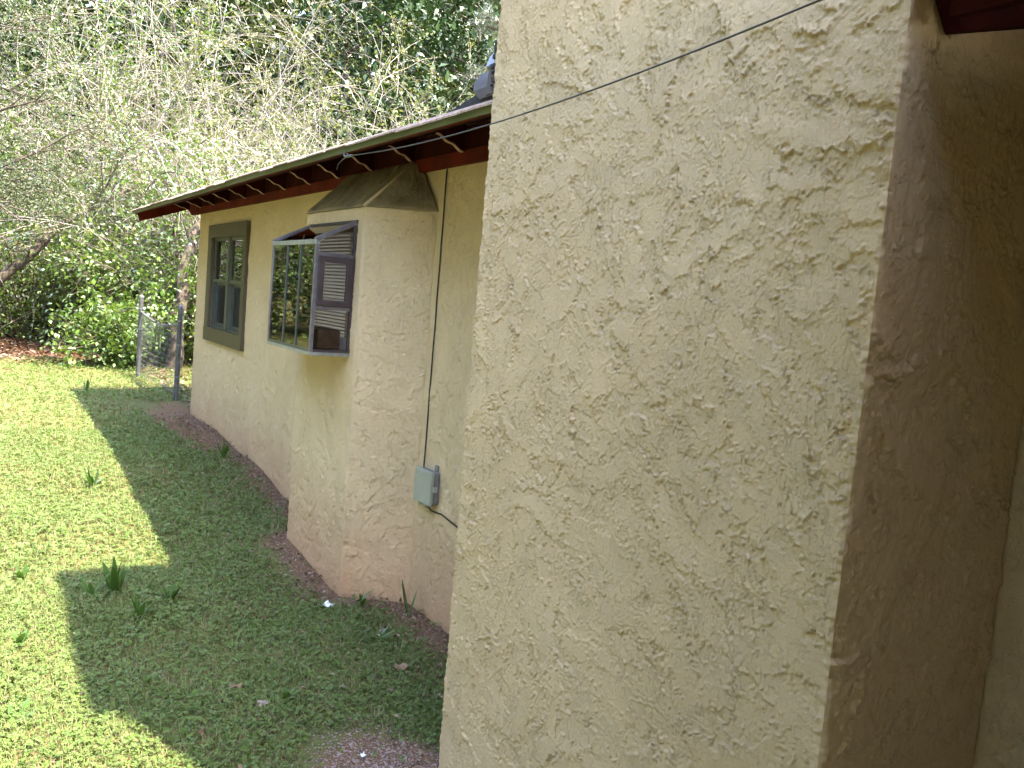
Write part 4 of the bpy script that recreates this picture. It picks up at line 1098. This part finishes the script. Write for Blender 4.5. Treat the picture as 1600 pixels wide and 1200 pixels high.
# ------------------------------------------------------------------ lawn
rng = np.random.default_rng(9)
def patch_noise(x, y):
    return (np.sin(2.1 * x + 1.3 * np.sin(1.7 * y)) * np.sin(1.9 * y + 0.7 + np.sin(2.3 * x)) + 0.6 * np.sin(5.3 * x + 2.1 * y) * np.sin(4.7 * y - 1.9 * x + 1) + 0.5 * np.sin(11 * x - 3 * y) * np.sin(9.7 * y + 4 * x))
def wall_x(y):
    """plan line of the house foot"""
    return np.where(y < CY1, CHX, np.where((y > BI0) & (y < BI1), np.interp(y, [BI0, BYN, BYF, BI1], [0, BX, BX, 0]), np.where(y < 10.5, 0.0, 3.0)))
def lawn_points(n, x0, x1, y0, y1, bare=1.0):
    x = rng.uniform(x0, x1, n); y = rng.uniform(y0, y1, n)
    pn = patch_noise(x, y)
    dw = wall_x(y) - x
    p = np.clip(0.86 + 0.30 * pn, 0.2, 1)
    p *= np.clip((dw - 0.04 - 0.09 * (pn + 0.5)) / 0.30, 0.03, 1)
    # worn gravelly patch near the chimney foot
    p *= np.clip((np.hypot((x + 0.86) / 0.33, (y - 2.92) / 0.40) - 0.75 + 0.2 * pn) * 2.5, 0.03, 1)
    # bare clay by the far corner
    p *= np.clip((np.hypot((x + 0.12) / 0.42, (y - 9.8) / 1.7) - 0.7 + 0.25 * pn) * 2.2, 0.05, 1)
    p *= np.clip((np.where(x < -2.3, 25.0, 15.9) + 0.7 * pn - y) / 1.2, 0.0, 1)
    k = (rng.random(n) < p) & (dw > 0.015)
    return np.stack([x[k], y[k], gz(x[k], y[k])], -1)

def clover(P, size, hgt):
    n = len(P)
    top = P + np.stack([rng.normal(0, 0.012, n), rng.normal(0, 0.012, n), rng.uniform(0.25, 1.0, n) * hgt], -1)
    a0 = rng.uniform(0, 6.28, n); tilt = rng.normal(0, 0.3, (n, 2))
    Vs = []
    sz = size * rng.uniform(0.6, 1.25, n)
    for k in range(3):
        a = a0 + k * 2.094
        d = np.stack([np.cos(a), np.sin(a), tilt[:, 0] * np.cos(a) + tilt[:, 1] * np.sin(a) + 0.12], -1) * sz[:, None]
        b = np.stack([-np.sin(a), np.cos(a), -tilt[:, 0] * np.sin(a) + tilt[:, 1] * np.cos(a)], -1) * sz[:, None] * 0.52
        Vs.append(np.stack([top, top + d * 0.6 + b, top + d * 1.02, top + d * 0.6 - b], 1))
    V = np.concatenate(Vs, 1).reshape(-1, 3)
    q = np.arange(n)[:, None] * 12
    F = np.concatenate([q + np.array([[0, 1, 2, 3]]), q + np.array([[4, 5, 6, 7]]), q + np.array([[8, 9, 10, 11]])])
    return V, F

def blades(P, L, w):
    n = len(P)
    a = rng.uniform(0, 6.28, n); ln = np.abs(rng.normal(0.45, 0.35, n))
    d = np.stack([np.cos(a) * ln, np.sin(a) * ln, np.ones(n)], -1); d /= np.linalg.norm(d, axis=1)[:, None]
    L = L * rng.uniform(0.5, 1.4, n)[:, None]
    b = np.stack([-np.sin(a), np.cos(a), np.zeros(n)], -1) * (w * rng.uniform(0.6, 1.3, n))[:, None]
    mid = P + d * L * 0.55; tip = P + d * L * 0.9 + np.stack([np.cos(a), np.sin(a), -0.4 * np.ones(n)], -1) * L * 0.22
    V = np.stack([P - b * 0.5, P + b * 0.5, mid + b * 0.4, tip, mid - b * 0.4], 1).reshape(-1, 3)
    q = np.arange(n)[:, None] * 5
    return V, [q + np.array([[0, 1, 2, 4]]), q + np.array([[4, 2, 3]])]

cl = [clover(lawn_points(38000, -2.45, 0.0, 2.3, 5.6), 0.0105, 0.035), clover(lawn_points(25000, -2.6, 0.0, 5.6, 9.5), 0.0145, 0.035),
      clover(lawn_points(15000, -3.0, 1.2, 9.5, 16.2), 0.021, 0.045), clover(lawn_points(11000, -8.0, -2.4, 1.5, 25), 0.035, 0.05)]
cl += [clover(lawn_points(1500, -2.45, 0.0, 2.3, 9.5), 0.019, 0.045)]
V, F = join(cl)
tag(link("clover", np_mesh("clover", V, F, M["clover"])), "low clover and weeds covering the lawn", "clover", kind="stuff")
gV, g4, g3, b = [], [], [], 0
for P, L, w in ((lawn_points(60000, -2.45, 0.0, 2.3, 5.6), 0.05, 0.0028), (lawn_points(46000, -2.6, 0.0, 5.6, 9.5), 0.055, 0.0036),
                (lawn_points(22000, -3.0, 1.2, 9.5, 16.4), 0.06, 0.006), (lawn_points(15000, -8.0, -2.4, 1.5, 25), 0.08, 0.011)):
    V, F = blades(P, L, w); gV.append(V); g4.append(F[0] + b); g3.append(F[1] + b); b += len(V)
tag(link("grass", np_mesh("grass", np.concatenate(gV), [np.concatenate(g4), np.concatenate(g3)], M["grass"])), "short patchy grass blades of the lawn", "grass", kind="stuff")

# fallen leaves: thick under the shrubs, thin along the wall
def flat_leaves(n, x0, x1, y0, y1, L, prob):
    x = rng.uniform(x0, x1, n); y = rng.uniform(y0, y1, n)
    k = (rng.random(n) < prob(x, y)) & (wall_x(y) - x > 0.02)
    x, y = x[k], y[k]
    P = np.stack([x, y, gz(x, y) + rng.uniform(0.008, 0.03, len(x))], -1)
    ax = rng.standard_normal((len(x), 3)); ax[:, 2] *= 0.25
    return leaves(P, L, 0.55, rng, up=1.2, axis=ax, jitter=0.05, fold=0.2)
lt = [flat_leaves(16000, -7, 6, 14.2, 24, 0.10, lambda x, y: np.clip((y - np.where(x < -2.4, 24, 14.8) + 0.6 * patch_noise(x, y)) / 1.0, 0, 1)),
      flat_leaves(2600, 0.05, 2.0, 10.6, 14.6, 0.07, lambda x, y: np.full(len(x), 0.8)),
      flat_leaves(7500, -0.9, 0.0, 2.7, 10.4, 0.03, lambda x, y: np.clip(0.75 - 1.3 * (wall_x(y) - x), 0.06, 1)),
      flat_leaves(900, -2.4, -0.6, 2.6, 10, 0.03, lambda x, y: np.full(len(x), 0.25))]
V, F = join(lt)
tag(link("leaf_litter", np_mesh("leaf_litter", V, F, M["litter"])), "dry brown fallen leaves under the shrubs and along the wall", "leaf litter", kind="stuff")

# gravel of the worn patch and crumbs along the wall foot
def pebbles(P, r):
    n = len(P)
    base = np.array([(1, 0, 0), (0, 1, 0), (-1, 0, 0), (0, -1, 0), (0, 0, 0.7), (0, 0, -0.6)], float)
    ft_ = np.array([(0, 1, 4), (1, 2, 4), (2, 3, 4), (3, 0, 4), (1, 0, 5), (2, 1, 5), (3, 2, 5), (0, 3, 5)])
    s = r * rng.uniform(0.5, 1.6, (n, 1, 1)) * rng.uniform(0.6, 1.3, (n, 6, 1))
    a = rng.uniform(0, 6.28, n); c, s_ = np.cos(a), np.sin(a)
    B = np.stack([base[None, :, 0] * c[:, None] - base[None, :, 1] * s_[:, None], base[None, :, 0] * s_[:, None] + base[None, :, 1] * c[:, None], np.broadcast_to(base[None, :, 2], (n, 6))], -1)
    return (P[:, None, :] + B * s).reshape(-1, 3), (np.arange(n)[:, None, None] * 6 + ft_[None]).reshape(-1, 3)
n = 3600
x = -0.86 + rng.normal(0, 0.17, n); y = 2.92 + rng.normal(0, 0.22, n); k = wall_x(y) - x > 0.01
V1, F1 = pebbles(np.stack([x[k], y[k], gz(x[k], y[k]) + 0.002], -1), 0.0045)
n = 2200
y = rng.uniform(2.9, 10.4, n); x = wall_x(y) - 0.02 - np.abs(rng.normal(0, 0.10, n))
V2, F2 = pebbles(np.stack([x, y, gz(x, y) + 0.002], -1), 0.0045)
V, F = join([(V1, F1), (V2, F2)])
tag(link("gravel", np_mesh("gravel", V, F, M["gravel"])), "pinkish gravel and clay crumbs at the foot of the walls", "gravel", kind="stuff")

# ------------------------------------------------------------------ single weeds with broad leaves
def strap_leaf(p, az, L, w, lift, curl, n=7, fold=0.25):
    vs, fs = [], []
    d = np.array([math.cos(az) * math.cos(lift), math.sin(az) * math.cos(lift), math.sin(lift)]); q = np.array(p, float)
    sd = np.array([-math.sin(az), math.cos(az), 0.0])
    for k in range(n):
        t_ = k / (n - 1)
        ww = w * (math.sin(math.pi * min(1, 0.12 + 0.88 * t_)) ** 0.75) * 0.5 + 0.0012
        nrm = np.cross(d, sd)
        vs += [q - sd * ww + nrm * ww * fold * -1, q + nrm * ww * fold * 0.4, q + sd * ww - nrm * ww * fold]
        if k:
            b_ = 3 * k
            fs += [(b_ - 3, b_ - 2, b_ + 1, b_), (b_ - 2, b_ - 1, b_ + 2, b_ + 1)]
        d = d + np.array([0, 0, -curl / (n - 1)]); d /= np.linalg.norm(d); q = q + d * L / (n - 1)
    return vs, fs
def weed(label, x, y, nl, L, w, seed, lift=(0.9, 1.4), curl=(0.2, 0.9)):
    rw = random.Random(seed)
    z = float(gz(x, y))
    root = tag(empty("broadleaf_weed", (x, y, z)), label, "weed", "broad leaved weeds in the lawn")
    for k in range(nl):
        m = MB()
        vs, fs = strap_leaf((rw.uniform(-.012, .012), rw.uniform(-.012, .012), 0.0), k * 2.4 + rw.uniform(-.5, .5), L * rw.uniform(0.6, 1.15), w * rw.uniform(0.75, 1.2), rw.uniform(*lift), rw.uniform(*curl))
        m.v = [tuple(q) for q in vs]; m.f = fs
        me = bpy.data.meshes.new("leaf"); me.from_pydata(m.v, [], m.f); me.materials.append(M["weed"])
        me.polygons.foreach_set("use_smooth", np.ones(len(me.polygons), bool))
        link("leaf", me, root)
weed("large upright weed standing at the corner of the lawn shadow", -1.536, 5.063, 9, 0.20, 0.036, 1, (1.0, 1.45), (0.1, 0.8))
weed("weed with fanned leaves right of the largest weed", -1.281, 4.891, 7, 0.14, 0.026, 2)
weed("small weed just below the largest weed", -1.47, 4.72, 5, 0.12, 0.028, 3)
weed("single tall leaf weed at the foot of the wall under the utility box", -0.10, 4.30, 2, 0.24, 0.03, 4, (1.25, 1.45), (0.0, 0.2))
weed("pale weed in the sunlit lawn halfway to the fence", -1.394, 7.323, 8, 0.15, 0.03, 5)
weed("sunlit weed at the left edge of the lawn", -1.971, 5.487, 4, 0.14, 0.03, 6)
weed("sunlit weed at the left edge nearer the camera", -2.02, 4.60, 4, 0.12, 0.03, 7)
weed("weed in the bare clay beside the far wall", -0.205, 8.065, 9, 0.17, 0.024, 8)
weed("weed standing at the far edge of the roof shadow", -0.928, 12.04, 4, 0.26, 0.03, 9, (1.2, 1.5), (0.0, 0.3))
weed("broad weed at the bottom left of the sunlit lawn", -2.06, 3.84, 5, 0.09, 0.028, 10, (0.3, 0.9))
weed("rosette weed in shade near the chimney corner", -0.40, 4.05, 7, 0.12, 0.026, 11, (0.4, 1.0))
weed("bright rosette weed in shade left of the gravel patch", -1.02, 3.62, 8, 0.10, 0.022, 12, (0.4, 1.1))
weed("dark weed left of the largest weed in the shadow corner", -1.66, 5.05, 3, 0.15, 0.03, 13, (0.9, 1.3))
weed("thin weed against the angled foot of the bay", -0.27, 4.60, 5, 0.11, 0.018, 14)

# ------------------------------------------------------------------ scraps on the ground
def scrap(name, label, cat, x, y, r, mat, seed, h=0.03):
    rw = random.Random(seed); n = 9
    vs = [(0, 0, h * 0.6)] + [(r * math.cos(k / n * 6.283) * rw.uniform(0.5, 1.2), r * 0.6 * math.sin(k / n * 6.283) * rw.uniform(0.5, 1.2), rw.uniform(0.0, h)) for k in range(n)]
    vs += [(p[0], p[1], p[2] - 0.003) for p in vs]
    fs = [(0, 1 + k, 1 + (k + 1) % n) for k in range(n)] + [(n + 1, n + 2 + (k + 1) % n, n + 2 + k) for k in range(n)] + [(1 + k, n + 2 + k, n + 2 + (k + 1) % n, 1 + (k + 1) % n) for k in range(n)]
    me = bpy.data.meshes.new(name); me.from_pydata(vs, [], fs); me.materials.append(mat)
    o = link(name, me); o.location = (x, y, float(gz(x, y)) + 0.012); o.rotation_euler = (0, 0, rw.uniform(0, 6))
    return tag(o, label, cat)
scrap("white_scrap", "crumpled white plastic scrap on the grass in front of the bay", "litter", -0.453, 4.631, 0.055, M["scrap"], 1, 0.035)
scrap("dry_leaf", "curled grey brown dry leaf in the shaded lawn", "leaf", -1.214, 3.759, 0.035, M["litter"], 2)
scrap("pale_leaf", "pale dry leaf lying near the shadow edge", "leaf", -1.15, 3.579, 0.035, M["gravel"], 3, 0.02)
scrap("white_stone", "small white stone in the gravel patch", "stone", -0.897, 3.039, 0.02, M["scrap"], 4, 0.015)
scrap("tan_leaf", "tan leaf by the wall below the utility box", "leaf", -0.42, 3.72, 0.045, M["litter"], 5)
